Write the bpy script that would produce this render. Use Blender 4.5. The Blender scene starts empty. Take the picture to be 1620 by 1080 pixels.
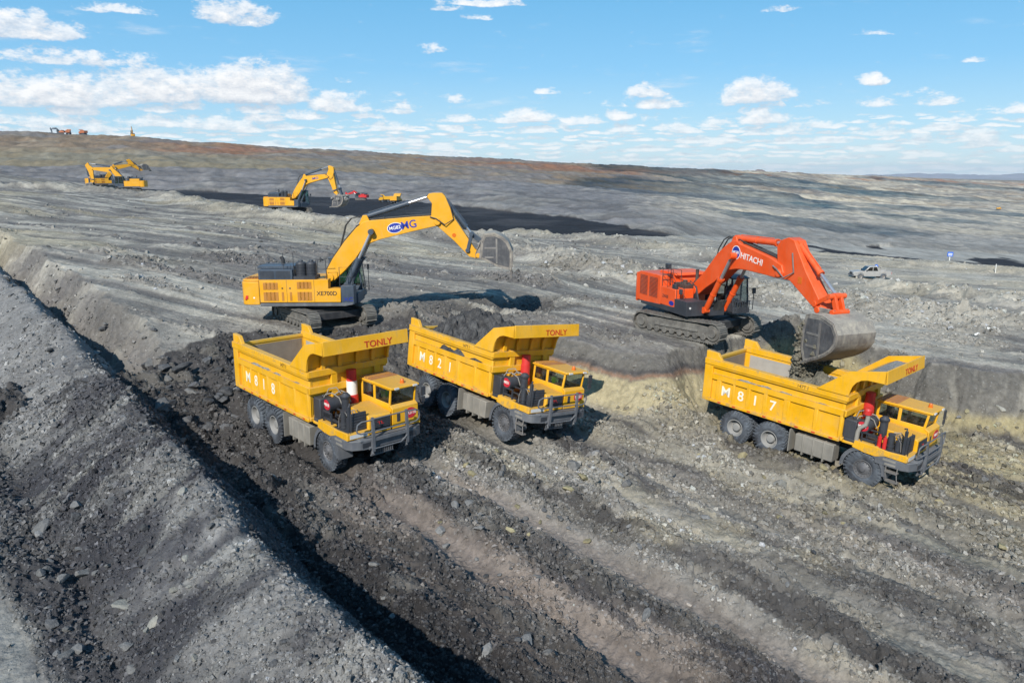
import bpy, bmesh, math, random
import numpy as np
from mathutils import Matrix, Vector
rad = math.radians
random.seed(7)
scene = bpy.context.scene
COL = scene.collection
CAM = Vector((0.0, 0.0, 11.0))
PITCH = rad(12.4)

# ------------------------------------------------------------------ helpers
def tag(o, label=None, cat=None, group=None, kind=None):
    if label: o['label'] = label
    if cat: o['category'] = cat
    if group: o['group'] = group
    if kind: o['kind'] = kind
    return o

def empty(name, M=None):
    o = bpy.data.objects.new(name, None)
    o.empty_display_size = 0.3
    COL.objects.link(o)
    if M is not None: o.matrix_world = M
    return o

class MB:
    """collects shapes into one mesh; M is applied to what is added"""
    def __init__(s): s.v = []; s.f = []
    def add(s, vs, fs, M=None):
        b = len(s.v)
        if M is not None: vs = [tuple(M @ Vector(v)) for v in vs]
        s.v += [tuple(v) for v in vs]
        s.f += [tuple(i + b for i in f) for f in fs]
        return s
    def bx(s, x0, x1, y0, y1, z0, z1, M=None):
        vs = [(x0,y0,z0),(x1,y0,z0),(x1,y1,z0),(x0,y1,z0),(x0,y0,z1),(x1,y0,z1),(x1,y1,z1),(x0,y1,z1)]
        fs = [(3,2,1,0),(4,5,6,7),(0,1,5,4),(1,2,6,5),(2,3,7,6),(3,0,4,7)]
        return s.add(vs, fs, M)
    def prism(s, pts, y0, y1, M=None):
        """polygon in xz extruded along y"""
        n = len(pts)
        vs = [(p[0], y0, p[1]) for p in pts] + [(p[0], y1, p[1]) for p in pts]
        fs = [tuple(range(n)), tuple(range(2*n-1, n-1, -1))]
        fs += [(i, i+n, (i+1) % n + n, (i+1) % n) for i in range(n)]
        return s.add(vs, fs, M)
    def prismz(s, pts, z0, z1, M=None):
        n = len(pts)
        vs = [(p[0], p[1], z0) for p in pts] + [(p[0], p[1], z1) for p in pts]
        fs = [tuple(range(n)), tuple(range(2*n-1, n-1, -1))]
        fs += [(i, i+n, (i+1) % n + n, (i+1) % n) for i in range(n)]
        return s.add(vs, fs, M)
    def strip(s, pts, y0, y1, th, M=None):
        """open polyline in xz given thickness th (to its left), extruded along y"""
        n = len(pts); off = []
        for i in range(n):
            a = Vector(pts[max(i-1, 0)]); b = Vector(pts[min(i+1, n-1)])
            d = (b - a).normalized(); off.append((pts[i][0] - d.y*th, pts[i][1] + d.x*th))
        return s.prism(list(pts) + off[::-1], y0, y1, M)
    def cyl(s, p0, p1, r, n=12, r2=None, M=None):
        p0 = Vector(p0); p1 = Vector(p1); d = (p1-p0)
        if d.length < 1e-6: return s
        q = d.to_track_quat('Z', 'Y'); r2 = r if r2 is None else r2
        vs = []
        for p, rr in ((p0, r), (p1, r2)):
            for k in range(n):
                a = 2*math.pi*k/n
                vs.append(tuple(p + q @ Vector((rr*math.cos(a), rr*math.sin(a), 0))))
        fs = [tuple(range(n-1, -1, -1)), tuple(range(n, 2*n))]
        fs += [(k, (k+1) % n, (k+1) % n + n, k+n) for k in range(n)]
        return s.add(vs, fs, M)
    def tube(s, pts, r, n=8, M=None):
        pts = [Vector(p) for p in pts]; m = len(pts); vs = []; fs = []
        up = None
        for i in range(m):
            d = (pts[min(i+1, m-1)] - pts[max(i-1, 0)]).normalized()
            if up is None:
                up = Vector((0, 0, 1)) if abs(d.z) < .9 else Vector((1, 0, 0))
            a = d.cross(up).normalized(); up = a.cross(d).normalized()
            for k in range(n):
                t = 2*math.pi*k/n
                vs.append(tuple(pts[i] + a*(r*math.cos(t)) + up*(r*math.sin(t))))
        for i in range(m-1):
            fs += [(i*n+k, i*n+(k+1) % n, (i+1)*n+(k+1) % n, (i+1)*n+k) for k in range(n)]
        fs += [tuple(range(n-1, -1, -1)), tuple(range((m-1)*n, m*n))]
        return s.add(vs, fs, M)
    def lathe(s, prof, n=32, M=None, axis='Y', caps=True):
        """prof: (radius, height along the axis); closed at ends where r == 0"""
        vs = []; fs = []; m = len(prof)
        for (r, h) in prof:
            for k in range(n):
                a = 2*math.pi*k/n
                if axis == 'Y': vs.append((r*math.cos(a), h, r*math.sin(a)))
                elif axis == 'Z': vs.append((r*math.cos(a), r*math.sin(a), h))
                else: vs.append((h, r*math.cos(a), r*math.sin(a)))
        for i in range(m-1):
            fs += [(i*n+k, i*n+(k+1) % n, (i+1)*n+(k+1) % n, (i+1)*n+k) for k in range(n)]
        if caps: fs += [tuple(range(n-1, -1, -1)), tuple(range((m-1)*n, m*n))]
        return s.add(vs, fs, M)
    def mesh(s, name, smooth=True, ang=38):
        me = bpy.data.meshes.new(name)
        me.from_pydata(s.v, [], s.f)
        bm = bmesh.new(); bm.from_mesh(me)
        bmesh.ops.recalc_face_normals(bm, faces=bm.faces)
        bm.to_mesh(me); bm.free()
        if smooth:
            me.polygons.foreach_set('use_smooth', [True]*len(me.polygons))
            me.set_sharp_from_angle(angle=rad(ang))
        return me
    def build(s, name, mat, parent=None, bevel=0, smooth=True, loc=None, ang=38):
        o = bpy.data.objects.new(name, s.mesh(name, smooth, ang))
        COL.objects.link(o)
        if mat: o.data.materials.append(mat)
        if parent: o.parent = parent
        if loc: o.location = loc
        if bevel:
            b = o.modifiers.new('bevel', 'BEVEL'); b.width = bevel; b.segments = 2
            b.limit_method = 'ANGLE'; b.angle_limit = rad(40); b.harden_normals = False
        return o

def dup(o, parent=None):
    c = o.copy(); COL.objects.link(c)
    if parent: c.parent = parent
    for ch in list(o.children): dup(ch, c)
    return c

_dg = None
def text_mesh(body, size, M, bold=0.0, ext=0.004, xscale=1.0):
    cu = bpy.data.curves.new('lettering', 'FONT')
    cu.body = body; cu.size = size; cu.align_x = 'CENTER'; cu.align_y = 'CENTER'
    cu.extrude = ext; cu.offset = min(bold, size*.012); cu.resolution_u = 4
    o = bpy.data.objects.new('lettering', cu); COL.objects.link(o)
    bpy.context.view_layer.update()
    me = bpy.data.meshes.new_from_object(o.evaluated_get(bpy.context.evaluated_depsgraph_get()))
    bpy.data.objects.remove(o); bpy.data.curves.remove(cu)
    me.transform(M @ Matrix.Diagonal((xscale, 1, 1, 1)))
    return me
def text(name, body, size, M, mat, parent, **k):
    me = text_mesh(body, size, M, **k)
    me.materials.clear(); me.materials.append(mat)
    o = bpy.data.objects.new(name, me); COL.objects.link(o); o.parent = parent
    return o
def frame(origin, xdir, ydir):
    x = Vector(xdir).normalized(); y = Vector(ydir).normalized(); z = x.cross(y)
    return Matrix(((x.x, y.x, z.x, origin[0]), (x.y, y.y, z.y, origin[1]), (x.z, y.z, z.z, origin[2]), (0, 0, 0, 1)))
def right_side(x, y, z):  return frame((x, y, z), (1, 0, 0), (0, 0, 1))      # read from the -y side
def front_side(x, y, z):  return frame((x, y, z), (0, 1, 0), (0, 0, 1))      # read from the +x side

# ------------------------------------------------------------------ materials
class NT:
    def __init__(s, nt): s.nt = nt
    def n(s, typ, **k):
        nd = s.nt.nodes.new(typ)
        for a, b in k.items():
            if a == 'inp':
                for i, val in b.items():
                    if hasattr(val, 'is_linked') or isinstance(val, bpy.types.NodeSocket): s.nt.links.new(val, nd.inputs[i])
                    else: nd.inputs[i].default_value = val
            else: setattr(nd, a, b)
        return nd
    def m(s, op, a, b=None, c=None, clamp=False):
        nd = s.nt.nodes.new('ShaderNodeMath'); nd.operation = op; nd.use_clamp = clamp
        for i, val in enumerate((a, b, c)):
            if val is None: continue
            if isinstance(val, (int, float)): nd.inputs[i].default_value = val
            else: s.nt.links.new(val, nd.inputs[i])
        return nd.outputs[0]
    def mix(s, fac, a, b, typ='MIX'):
        nd = s.nt.nodes.new('ShaderNodeMix'); nd.data_type = 'RGBA'; nd.blend_type = typ
        for idx, val in ((0, fac), (6, a), (7, b)):
            if isinstance(val, (int, float)): nd.inputs[idx].default_value = val
            elif isinstance(val, tuple): nd.inputs[idx].default_value = val if len(val) == 4 else (*val, 1)
            else: s.nt.links.new(val, nd.inputs[idx])
        return nd.outputs[2]
    def ramp(s, fac, stops, interp='LINEAR'):
        nd = s.nt.nodes.new('ShaderNodeValToRGB'); nd.color_ramp.interpolation = interp
        el = nd.color_ramp.elements
        while len(el) < len(stops): el.new(0.5)
        for e, (p, c) in zip(el, stops):
            e.position = p; e.color = (c, c, c, 1) if isinstance(c, (int, float)) else (*c, 1)
        s.nt.links.new(fac, nd.inputs[0])
        return nd.outputs[0]

def new_mat(name):
    m = bpy.data.materials.new(name); m.use_nodes = True
    nt = NT(m.node_tree); b = m.node_tree.nodes['Principled BSDF']
    return m, nt, b

DUST = (0.27, 0.245, 0.20)
def paint(name, col, rough=.45, metal=0., dust=.35, dustcol=DUST, var=.12, scale=1.0, bump=0.005, spec=.4, up=.5, mud=None, scuff=None):
    """painted or bare surface with settled dust, grime streaks and scuffs, in object space"""
    m, t, b = new_mat(name)
    tc = t.n('ShaderNodeTexCoord').outputs['Object']
    oi = t.n('ShaderNodeObjectInfo')
    add = t.n('ShaderNodeVectorMath', operation='ADD', inp={0: tc})
    mul = t.n('ShaderNodeVectorMath', operation='SCALE', inp={0: oi.outputs['Location']}); mul.inputs[3].default_value = .37
    t.nt.links.new(mul.outputs[0], add.inputs[1])
    P = add.outputs[0]
    n1 = t.n('ShaderNodeTexNoise', inp={'Vector': P, 'Scale': 1.3*scale, 'Detail': 6, 'Roughness': .65}).outputs[0]
    mp = t.n('ShaderNodeMapping', inp={'Vector': P, 'Scale': (5*scale, 5*scale, .8*scale)}).outputs[0]
    n2 = t.n('ShaderNodeTexNoise', inp={'Vector': mp, 'Scale': 1.5, 'Detail': 5, 'Roughness': .6}).outputs[0]
    n3 = t.n('ShaderNodeTexNoise', inp={'Vector': P, 'Scale': 22*scale, 'Detail': 3}).outputs[0]
    c = t.mix(t.ramp(n1, [(.3, 0), (.7, 1)]), tuple(x*(1-var) for x in col), tuple(min(1, x*(1+var)) for x in col))
    nz = t.n('ShaderNodeSeparateXYZ', inp={0: t.n('ShaderNodeNewGeometry').outputs['Normal']}).outputs[2]
    upf = t.m('MULTIPLY', t.m('MAXIMUM', nz, 0), up)
    d = t.m('ADD', t.m('MULTIPLY', t.ramp(n1, [(.42, 0), (.68, 1)]), .55), t.m('MULTIPLY', t.ramp(n2, [(.5, 0), (.75, 1)]), .6))
    d = t.m('MULTIPLY', t.m('ADD', d, upf), dust, clamp=True)
    d = t.m('MULTIPLY', d, t.ramp(n3, [(.3, .65), (.7, 1.)]))
    c = t.mix(d, c, dustcol)
    if mud or scuff:
        pz = t.n('ShaderNodeSeparateXYZ', inp={0: tc}).outputs[2]
        n4 = t.n('ShaderNodeTexNoise', inp={'Vector': P, 'Scale': 3.2, 'Detail': 9, 'Roughness': .72}).outputs[0]
    if mud:
        mr = t.n('ShaderNodeMapRange', inp={0: pz, 1: mud[0], 2: mud[1], 3: 1., 4: 0.}).outputs[0]
        mk = t.ramp(t.m('ADD', n4, t.m('MULTIPLY', mr, .26)), [(.70, 0), (.84, .6)])
        c = t.mix(mk, c, (.30, .23, .12)); d = t.m('MAXIMUM', d, mk)
    if scuff:
        sr = t.n('ShaderNodeMapRange', inp={0: pz, 1: scuff[0], 2: scuff[1], 3: 0., 4: 1.}).outputs[0]
        mp2 = t.n('ShaderNodeMapping', inp={'Vector': P, 'Scale': (2.2, 2.2, 9)}).outputs[0]
        n5 = t.n('ShaderNodeTexNoise', inp={'Vector': mp2, 'Scale': 1.6, 'Detail': 8, 'Roughness': .7}).outputs[0]
        cut_ = t.n('ShaderNodeMapRange', inp={0: pz, 1: 3.62, 2: 3.68, 3: 1., 4: 0.}).outputs[0]
        sk = t.m('MULTIPLY', t.ramp(t.m('ADD', n5, t.m('MULTIPLY', sr, .10)), [(.65, 0), (.72, .7)]), cut_)
        c = t.mix(sk, c, t.mix(n4, (.20, .13, .07), (.34, .30, .24))); d = t.m('MAXIMUM', d, sk)
    t.nt.links.new(c, b.inputs['Base Color'])
    t.nt.links.new(t.m('ADD', t.m('MULTIPLY', d, .4), t.m('MULTIPLY_ADD', n1, .2, rough-.1), clamp=True), b.inputs['Roughness'])
    if metal: t.nt.links.new(t.m('MULTIPLY', t.m('SUBTRACT', 1, d, clamp=True), metal), b.inputs['Metallic'])
    b.inputs['Specular IOR Level'].default_value = spec
    if bump:
        bp = t.n('ShaderNodeBump', inp={'Height': t.m('ADD', n3, t.m('MULTIPLY', n1, 2)), 'Strength': .35, 'Distance': bump})
        t.nt.links.new(bp.outputs[0], b.inputs['Normal'])
    return m

M = {}
M['yellow'] = paint('yellow_paint', (.80, .40, .006), .44, dust=.48, dustcol=(.36, .27, .13), var=.14, mud=(1.5, 2.4), scuff=(3.1, 3.6), up=.85)
M['yellow_inside'] = paint('yellow_worn', (.62, .36, .02), .55, dust=.6, dustcol=(.33, .27, .17))
M['amber'] = paint('excavator_yellow', (.74, .345, .008), .42, dust=.38, dustcol=(.36, .27, .14), var=.08, mud=(1.0, 2.2))
M['amber_grille'] = paint('grille_amber', (.42, .17, .02), .6, dust=.2)
M['orange'] = paint('orange_paint', (.80, .085, .008), .42, dust=.40, dustcol=(.42, .2, .11), var=.10, mud=(1.0, 2.2))
M['orange_dark'] = paint('grille_dark', (.05, .03, .025), .6, dust=.25)
M['grey'] = paint('grey_paint', (.10, .105, .115), .5, dust=.45, dustcol=(.24, .24, .235))
M['dark'] = paint('dark_grey_paint', (.033, .036, .043), .5, dust=.22, dustcol=(.16, .16, .16))
M['bluegrey'] = paint('blue_grey_paint', (.045, .062, .085), .45, dust=.25, dustcol=(.2, .22, .24))
M['chassis'] = paint('chassis_black', (.03, .03, .032), .65, dust=.5, dustcol=(.13, .125, .115))
M['tank'] = paint('dusty_tank', (.22, .205, .175), .7, dust=.6, dustcol=(.34, .31, .26))
M['rubber'] = paint('tyre_rubber', (.045, .048, .055), .85, dust=1.1, dustcol=(.165, .188, .212), var=.2, spec=.2, up=.3)
M['rim'] = paint('wheel_steel', (.27, .265, .25), .6, dust=.5, dustcol=(.27, .26, .24))
M['hub'] = paint('hub_dark', (.12, .12, .125), .5, metal=.2, dust=.4, dustcol=(.22, .21, .2))
M['steel'] = paint('worn_steel', (.23, .215, .20), .45, metal=.45, dust=.5, dustcol=(.33, .30, .25), scale=1.6)
M['bucketsteel'] = paint('bucket_steel', (.20, .18, .165), .55, metal=.25, dust=1.0, dustcol=(.40, .36, .28), scale=1.6, var=.25)
M['bucketside'] = paint('bucket_side', (.085, .085, .09), .5, metal=.3, dust=.5, dustcol=(.27, .25, .22), scale=1.8)
M['bucketinner'] = paint('bucket_inner', (.19, .155, .12), .7, dust=.5)
M['track'] = paint('track_shoe', (.13, .12, .105), .65, metal=.2, dust=.75, dustcol=(.27, .255, .22), scale=2)
M['bedliner'] = paint('bed_liner', (.40, .365, .315), .6, metal=.1, dust=.5, dustcol=(.42, .39, .33), scale=1.2)
M['chrome'] = paint('piston_rod', (.5, .5, .52), .3, metal=.7, dust=.1)
M['red'] = paint('red_paint', (.55, .022, .02), .45, dust=.15)
M['white'] = paint('white_paint', (.78, .77, .72), .5, dust=.3, dustcol=(.55, .45, .25))
M['numberwhite'] = paint('stencil_white', (.80, .78, .68), .6, dust=.6, dustcol=(.70, .42, .05), scale=3, up=0)
M['signred'] = paint('sign_red', (.52, .02, .035), .5, dust=.1)
M['signblue'] = paint('sign_blue', (.012, .03, .28), .5, dust=.05)
M['redletter'] = paint('red_lettering', (.50, .03, .01), .5, dust=.05)
M['black'] = paint('black_letter', (.02, .02, .022), .6, dust=.1)
M['lamp'] = paint('amber_lamp', (.65, .14, .01), .25, dust=.1)
M['lens'] = paint('lamp_lens', (.6, .6, .58), .15, dust=.3)
M['hose'] = paint('rubber_hose', (.03, .03, .03), .6, dust=.3)
M['silver'] = paint('silver_paint', (.40, .385, .36), .35, metal=.3, dust=.55, dustcol=(.36, .33, .28))
M['roadblue'] = paint('road_sign_blue', (.01, .12, .55), .4, dust=.05)
M['cabin'] = paint('cab_interior', (.035, .035, .037), .8, dust=.1)
M['skin'] = paint('skin', (.35, .19, .12), .6, dust=0, bump=0)
M['cloth'] = paint('work_cloth', (.03, .035, .06), .9, dust=.1)
M['clothblue'] = paint('blue_cloth', (.04, .12, .32), .9, dust=.1)
M['vest'] = paint('hi_vis', (.45, .80, .04), .8, dust=.0)
M['hair'] = paint('hair', (.012, .01, .009), .7, dust=0)

def glass_mat(name, tint=(.55, .62, .62), refl=1.0):
    m, t, b = new_mat(name)
    nt = t.nt; out = nt.nodes['Material Output']
    tr = t.n('ShaderNodeBsdfTransparent', inp={'Color': (*tint, 1)})
    gl = t.n('ShaderNodeBsdfGlossy', inp={'Color': (.9, .95, 1, 1), 'Roughness': .04})
    dif = t.n('ShaderNodeBsdfDiffuse', inp={'Color': (.25, .24, .21, 1)})
    fr = t.n('ShaderNodeFresnel', inp={'IOR': 1.5}).outputs[0]
    ms = t.n('ShaderNodeMixShader', inp={0: t.m('MULTIPLY', fr, refl, clamp=True), 1: tr.outputs[0], 2: gl.outputs[0]})
    nz = t.n('ShaderNodeTexNoise', inp={'Scale': 5, 'Detail': 5, 'Vector': t.n('ShaderNodeTexCoord').outputs['Object']}).outputs[0]
    ms2 = t.n('ShaderNodeMixShader', inp={0: t.ramp(nz, [(.45, .03), (.75, .22)]), 1: ms.outputs[0], 2: dif.outputs[0]})
    nt.links.new(ms2.outputs[0], out.inputs[0]); nt.nodes.remove(b)
    return m
M['glass'] = glass_mat('cab_glass')
M['darkglass'] = glass_mat('tinted_glass', (.16, .2, .2), 1.2)
M['greenglass'] = glass_mat('green_glass', (.25, .48, .36), 1.2)
M['rustroof'] = paint('faded_roof', (.42, .17, .04), .6, dust=.5, dustcol=(.30, .2, .13), var=.2)
# ------------------------------------------------------------------ noise
F32 = np.float32
def _h(ix, iy, seed):
    h = (ix.astype(np.uint32)*np.uint32(374761393) + iy.astype(np.uint32)*np.uint32(668265263) + np.uint32((seed*2246822519) & 0xffffffff))
    h = (h ^ (h >> np.uint32(13)))*np.uint32(1274126177)
    h = (h ^ (h >> np.uint32(16)))*np.uint32(2654435769)
    return ((h >> np.uint32(8)).astype(F32))*F32(1/16777216)
def vn(x, y, seed=0):
    x = np.asarray(x, F32); y = np.asarray(y, F32)
    fx = np.floor(x); fy = np.floor(y); ix = fx.astype(np.int32); iy = fy.astype(np.int32)
    x = x-fx; y = y-fy
    sx = x*x*x*(x*(x*6-15)+10); sy = y*y*y*(y*(y*6-15)+10)
    a = _h(ix, iy, seed); b = _h(ix+1, iy, seed); c = _h(ix, iy+1, seed); d = _h(ix+1, iy+1, seed)
    return a+(b-a)*sx+(c-a)*sy+(a-b-c+d)*sx*sy
def fbm(x, y, o=4, seed=0, gain=.5, lac=2.03):
    s = 0; a = 1; t = 0
    for i in range(o):
        s = s+a*vn(x, y, seed+i*17); t += a; a *= gain
        x, y = x*lac*F32(.8)-y*lac*F32(.6)+F32(3.1), x*lac*F32(.6)+y*lac*F32(.8)+F32(1.7)
    return s/t
def cells(x, y, seed=0, jit=.9):
    """nearest-feature distance and that feature's random number"""
    x = np.asarray(x, F32); y = np.asarray(y, F32)
    fx = np.floor(x).astype(np.int32); fy = np.floor(y).astype(np.int32)
    best = np.full(x.shape, 9., F32); idv = np.zeros(x.shape, F32); sec = np.full(x.shape, 9., F32); til = np.zeros(x.shape, F32)
    for i in (-1, 0, 1):
        for j in (-1, 0, 1):
            cx = fx+i; cy = fy+j
            px = cx+.5+(_h(cx, cy, seed)-.5)*jit; py = cy+.5+(_h(cx, cy, seed+5)-.5)*jit
            d = (x-px)**2+(y-py)**2
            n = d < best
            sec = np.where(n, best, np.minimum(sec, d)); idv = np.where(n, _h(cx, cy, seed+9), idv); til = np.where(n, (x-px)*(_h(cx, cy, seed+13)-.5)+(y-py)*(_h(cx, cy, seed+15)-.5), til); best = np.where(n, d, best)
    return np.sqrt(best), idv, np.sqrt(sec), til
def blocks(x, y, seed, thr=.3, edge=.22):
    """angular clods: flat tilted faces with steep sides and gaps between them, 0..1"""
    f1, idn, f2, til = cells(x, y, seed)
    e = np.clip((f2-f1)/edge, 0, 1)
    return np.where(idn > thr, np.clip((idn-thr)/(1-thr)*.75+.25+til*1.3, .03, 1.3)*e**.7, 0)
def sst(a, b, x):
    t = np.clip((x-a)/(b-a), 0, 1); return t*t*(3-2*t)
def lerp(a, b, t): return a+(b-a)*t

# ------------------------------------------------------------------ layout of the ground
FPX = 1206.0
def ray(px, py):
    x = (px-810)/FPX; y = (py-540)/FPX; c, s = math.cos(PITCH), math.sin(PITCH)
    return np.array([x, c-y*s, -s-y*c])
def px2w(px, py, D):
    d = ray(px, py); return np.array([0, 0, 11.])+d*(D/d[1])
LANE = rad(-47.6); LU = (math.cos(LANE), math.sin(LANE)); LV = (-LU[1], LU[0])
def to_uv(x, y): return x*LU[0]+y*LU[1], x*LV[0]+y*LV[1]

TRUCKS = {'M818': (Matrix(((.6789,.7341,.0096),(-.7341,.679,-.0092),(-.0133,-.0008,.9999))), (-5.619,27.38,.368)),
          'M821': (Matrix(((.6304,.7703,.0958),(-.7758,.6294,.0443),(-.0261,-.1023,.9944))), (.754,31.101,.002)),
          'M817': (Matrix(((.6709,.741,.0287),(-.7393,.6713,-.0521),(-.0579,.0137,.9982))), (14.913,29.33,-1.084))}

class TPS:
    def __init__(s, P, lam=.01):
        P = np.array(P, float); s.P = P[:, :2]/30.; n = len(P)
        K = s.k(((s.P[:, None]-s.P[None])**2).sum(-1))+lam*np.eye(n)
        A = np.zeros((n+3, n+3)); A[:n, :n] = K; A[:n, n] = 1; A[:n, n+1:] = s.P; A[n:, :n] = A[:n, n:].T
        s.w = np.linalg.solve(A, np.concatenate([P[:, 2], np.zeros(3)])).astype(F32)
    @staticmethod
    def k(r2): return .5*r2*np.log(r2+1e-9)
    def __call__(s, x, y):
        x = (np.asarray(x)/30.).astype(F32); y = (np.asarray(y)/30.).astype(F32)
        n = len(s.P); o = s.w[n]+s.w[n+1]*x+s.w[n+2]*y
        for i in range(n):
            r2 = (x-F32(s.P[i, 0]))**2+(y-F32(s.P[i, 1]))**2
            o = o+s.w[i]*F32(.5)*r2*np.log(r2+F32(1e-9))
        return o
PXC = np.array([-500,-200,0,200,330,450,600,800,1000,1060,1200,1400,1620,1850,2200], float)
def line(pys, Ds):
    a = []; r = []; z = []
    for px, py, D in zip(PXC, pys, Ds):
        w = px2w(px, py, D); a.append(math.atan2(w[0], w[1])); r.append(math.hypot(w[0], w[1])); z.append(w[2])
    return np.array(a), np.array(r), np.array(z)
L0 = line([262,268,276,297,315,333,352,369,374,374,388,411,428,434,438],[240,235,225,212,175,142,140,150,165,170,175,170,170,170,170])
L2 = line([280,284,288,298,304,309,316,335,362,371,380,392,403,410,414],[460,455,450,450,450,440,430,330,215,196,260,300,330,340,350])
L3 = line([256,258,262,263,265,268,275,288,300,304,312,322,332,338,342],[520,520,520,525,530,540,550,560,600,620,650,700,740,760,780])
L4 = line([190,199,208,217,227,234,242,252,263,266,271,279,288,292,294],[690,695,700,720,740,770,800,860,950,980,1100,1300,1500,1600,1700])
Z1 = np.array([-4,-4,-4,-4,-4,-4,-4,-4,-4.2,-4.6,-10,-15,-20,-21,-22.])

bp = [(-11.3,44.8,2.3),(10.2,41.5,2.35),(7,43,2.45),(13.2,40.3,2.35),(-20,38.4,2.5),(-15,42,2.4),(3,39.5,2.35),(8,38,2.3),(21,37.5,1.9),(26,36,1.7),
      (36,30,1.2),(50,60,-.6),(-45,52,3.7),(-30,22,2.4),(30,10,.8),(0,-20,1.5),(-60,0,2.5),(60,0,-1)]
for p in [(0,350,95),(0,312,128),(250,420,60),(200,480,46),(400,400,66),(650,440,58),(900,470,50),(700,402,80),(1000,420,75),(1100,402,95),
          (1330,444,92),(1500,420,120),(1600,470,70),(1600,520,46),(1300,482,56),(1200,440,75),(460,339,124),(200,305,184),(165,300,205),(1375,441,108)]:
    bp.append(tuple(px2w(*p)))
for a, r, z in list(zip(*L0))[1:-1]: bp.append((r*math.sin(a), r*math.cos(a), z))
base_s = TPS(bp, .02)
fp = []
for Rm, t in TRUCKS.values():
    for lx in (0., -3.95, -5.62, -7.5):
        for ly in (-1.6, 1.6):
            w = Rm @ Vector((lx, ly, -.10)); fp.append((w.x+t[0], w.y+t[1], w.z+t[2]))
def uvw(u, v): return (u*LU[0]+v*LV[0], u*LU[1]+v*LV[1])
for u, v, z in [(-4,10,-.5),(-4,20,-1.0),(-4,30,-1.6),(5,10,-.9),(5,30,-2),(-14,10,0),(-40,12,.9),(-38,24,.8),(-5,42,-1.5),(8,45,-2),(-14,22,-.55)]:
    fp.append((*uvw(u, v), z))
floor_s = TPS(fp, .02)

CUT = np.array([(-39.5,9.5),(-40,13),(-40.3,16.7),(-38.6,21),(-37,25.6),(-33,28.3),(-27,28.9),(-22.8,30.6),(-22.0,34),(-21.6,38.0),(-19.5,40.2),(-13,40.9),(-9.9,42.9),(0,45),(30,49)])
def cut_dist(u, v):
    """signed distance into the cut (positive inside) and the along-wall position"""
    d = np.full(u.shape, 1e6, F32); s = np.zeros(u.shape, F32); acc = 0.
    for (a, b) in zip(CUT[:-1], CUT[1:]):
        e = b-a; L = np.hypot(*e); t = np.clip(((u-a[0])*e[0]+(v-a[1])*e[1])/L**2, 0, 1)
        dx = u-a[0]-t*e[0]; dy = v-a[1]-t*e[1]; q = np.sqrt(dx*dx+dy*dy)
        n = q < d; d = np.where(n, q, d); s = np.where(n, acc+t*L, s); acc += L
    inside = np.zeros(u.shape, bool)
    poly = np.vstack([CUT, [(30,-60),(-39.5,-60)]])
    j = len(poly)-1
    for i in range(len(poly)):
        (xi, yi), (xj, yj) = poly[i], poly[j]
        c = ((yi > v) != (yj > v)) & (u < (xj-xi)*(v-yi)/(yj-yi+1e-12)+xi); inside ^= c; j = i
    return np.where(inside, d, -d), s

def polydist(x, y, pts):
    d = np.full(x.shape, 1e6, F32); s = np.zeros(x.shape, F32); acc = 0.
    for a, b in zip(pts[:-1], pts[1:]):
        e = (b[0]-a[0], b[1]-a[1]); L = math.hypot(*e)
        t = np.clip(((x-a[0])*e[0]+(y-a[1])*e[1])/L**2, 0, 1)
        q = np.hypot(x-a[0]-t*e[0], y-a[1]-t*e[1]); n = q < d
        d = np.where(n, q, d); s = np.where(n, acc+t*L, s); acc += L
    return d, s
def pw(*l): return [tuple(px2w(*p)[:2]) for p in l]
WIND = [(pw((-200,296,190),(60,304,178),(190,311,168),(260,317,150),(330,330,122),(430,347,109),(560,365,100),(690,380,97),(810,388,95)), 4.0, 1.35, 0),
        (pw((815,402,82),(900,425,72),(1010,452,61),(1190,466,57),(1330,486,54),(1480,510,49),(1640,536,45)), 3.4, 1.0, 1),
        (pw((820,374,122),(950,387,106),(1050,402,95),(1130,417,88),(1215,424,84)), 4.0, 1.2, 2),
        (pw((1330,419,126),(1450,426,121),(1560,432,116),(1680,441,108)), 4., .6, 3),
        (pw((1390,470,72),(1500,482,66),(1640,498,60)), 3., 1.0, 4)]
SPUR = [(-22.6,30.9),(-21.2,28.6),(-20.2,26.6)]

C_coal = np.array((.019,.019,.022)); C_dgrey = np.array((.062,.061,.064)); C_grey = np.array((.165,.162,.155)); C_lgrey = np.array((.30,.295,.27))
C_clay = np.array((.325,.295,.205)); C_pink = np.array((.155,.133,.122)); C_brown = np.array((.15,.115,.08)); C_red = np.array((.22,.105,.055))
C_pale = np.array((.40,.36,.28)); C_fgrey = np.array((.145,.143,.145)); C_ochre = np.array((.225,.20,.125)); C_olive = np.array((.15,.14,.095))
def cmix(a, b, t): return a+(np.asarray(b)-a)*t[:, None]

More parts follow.
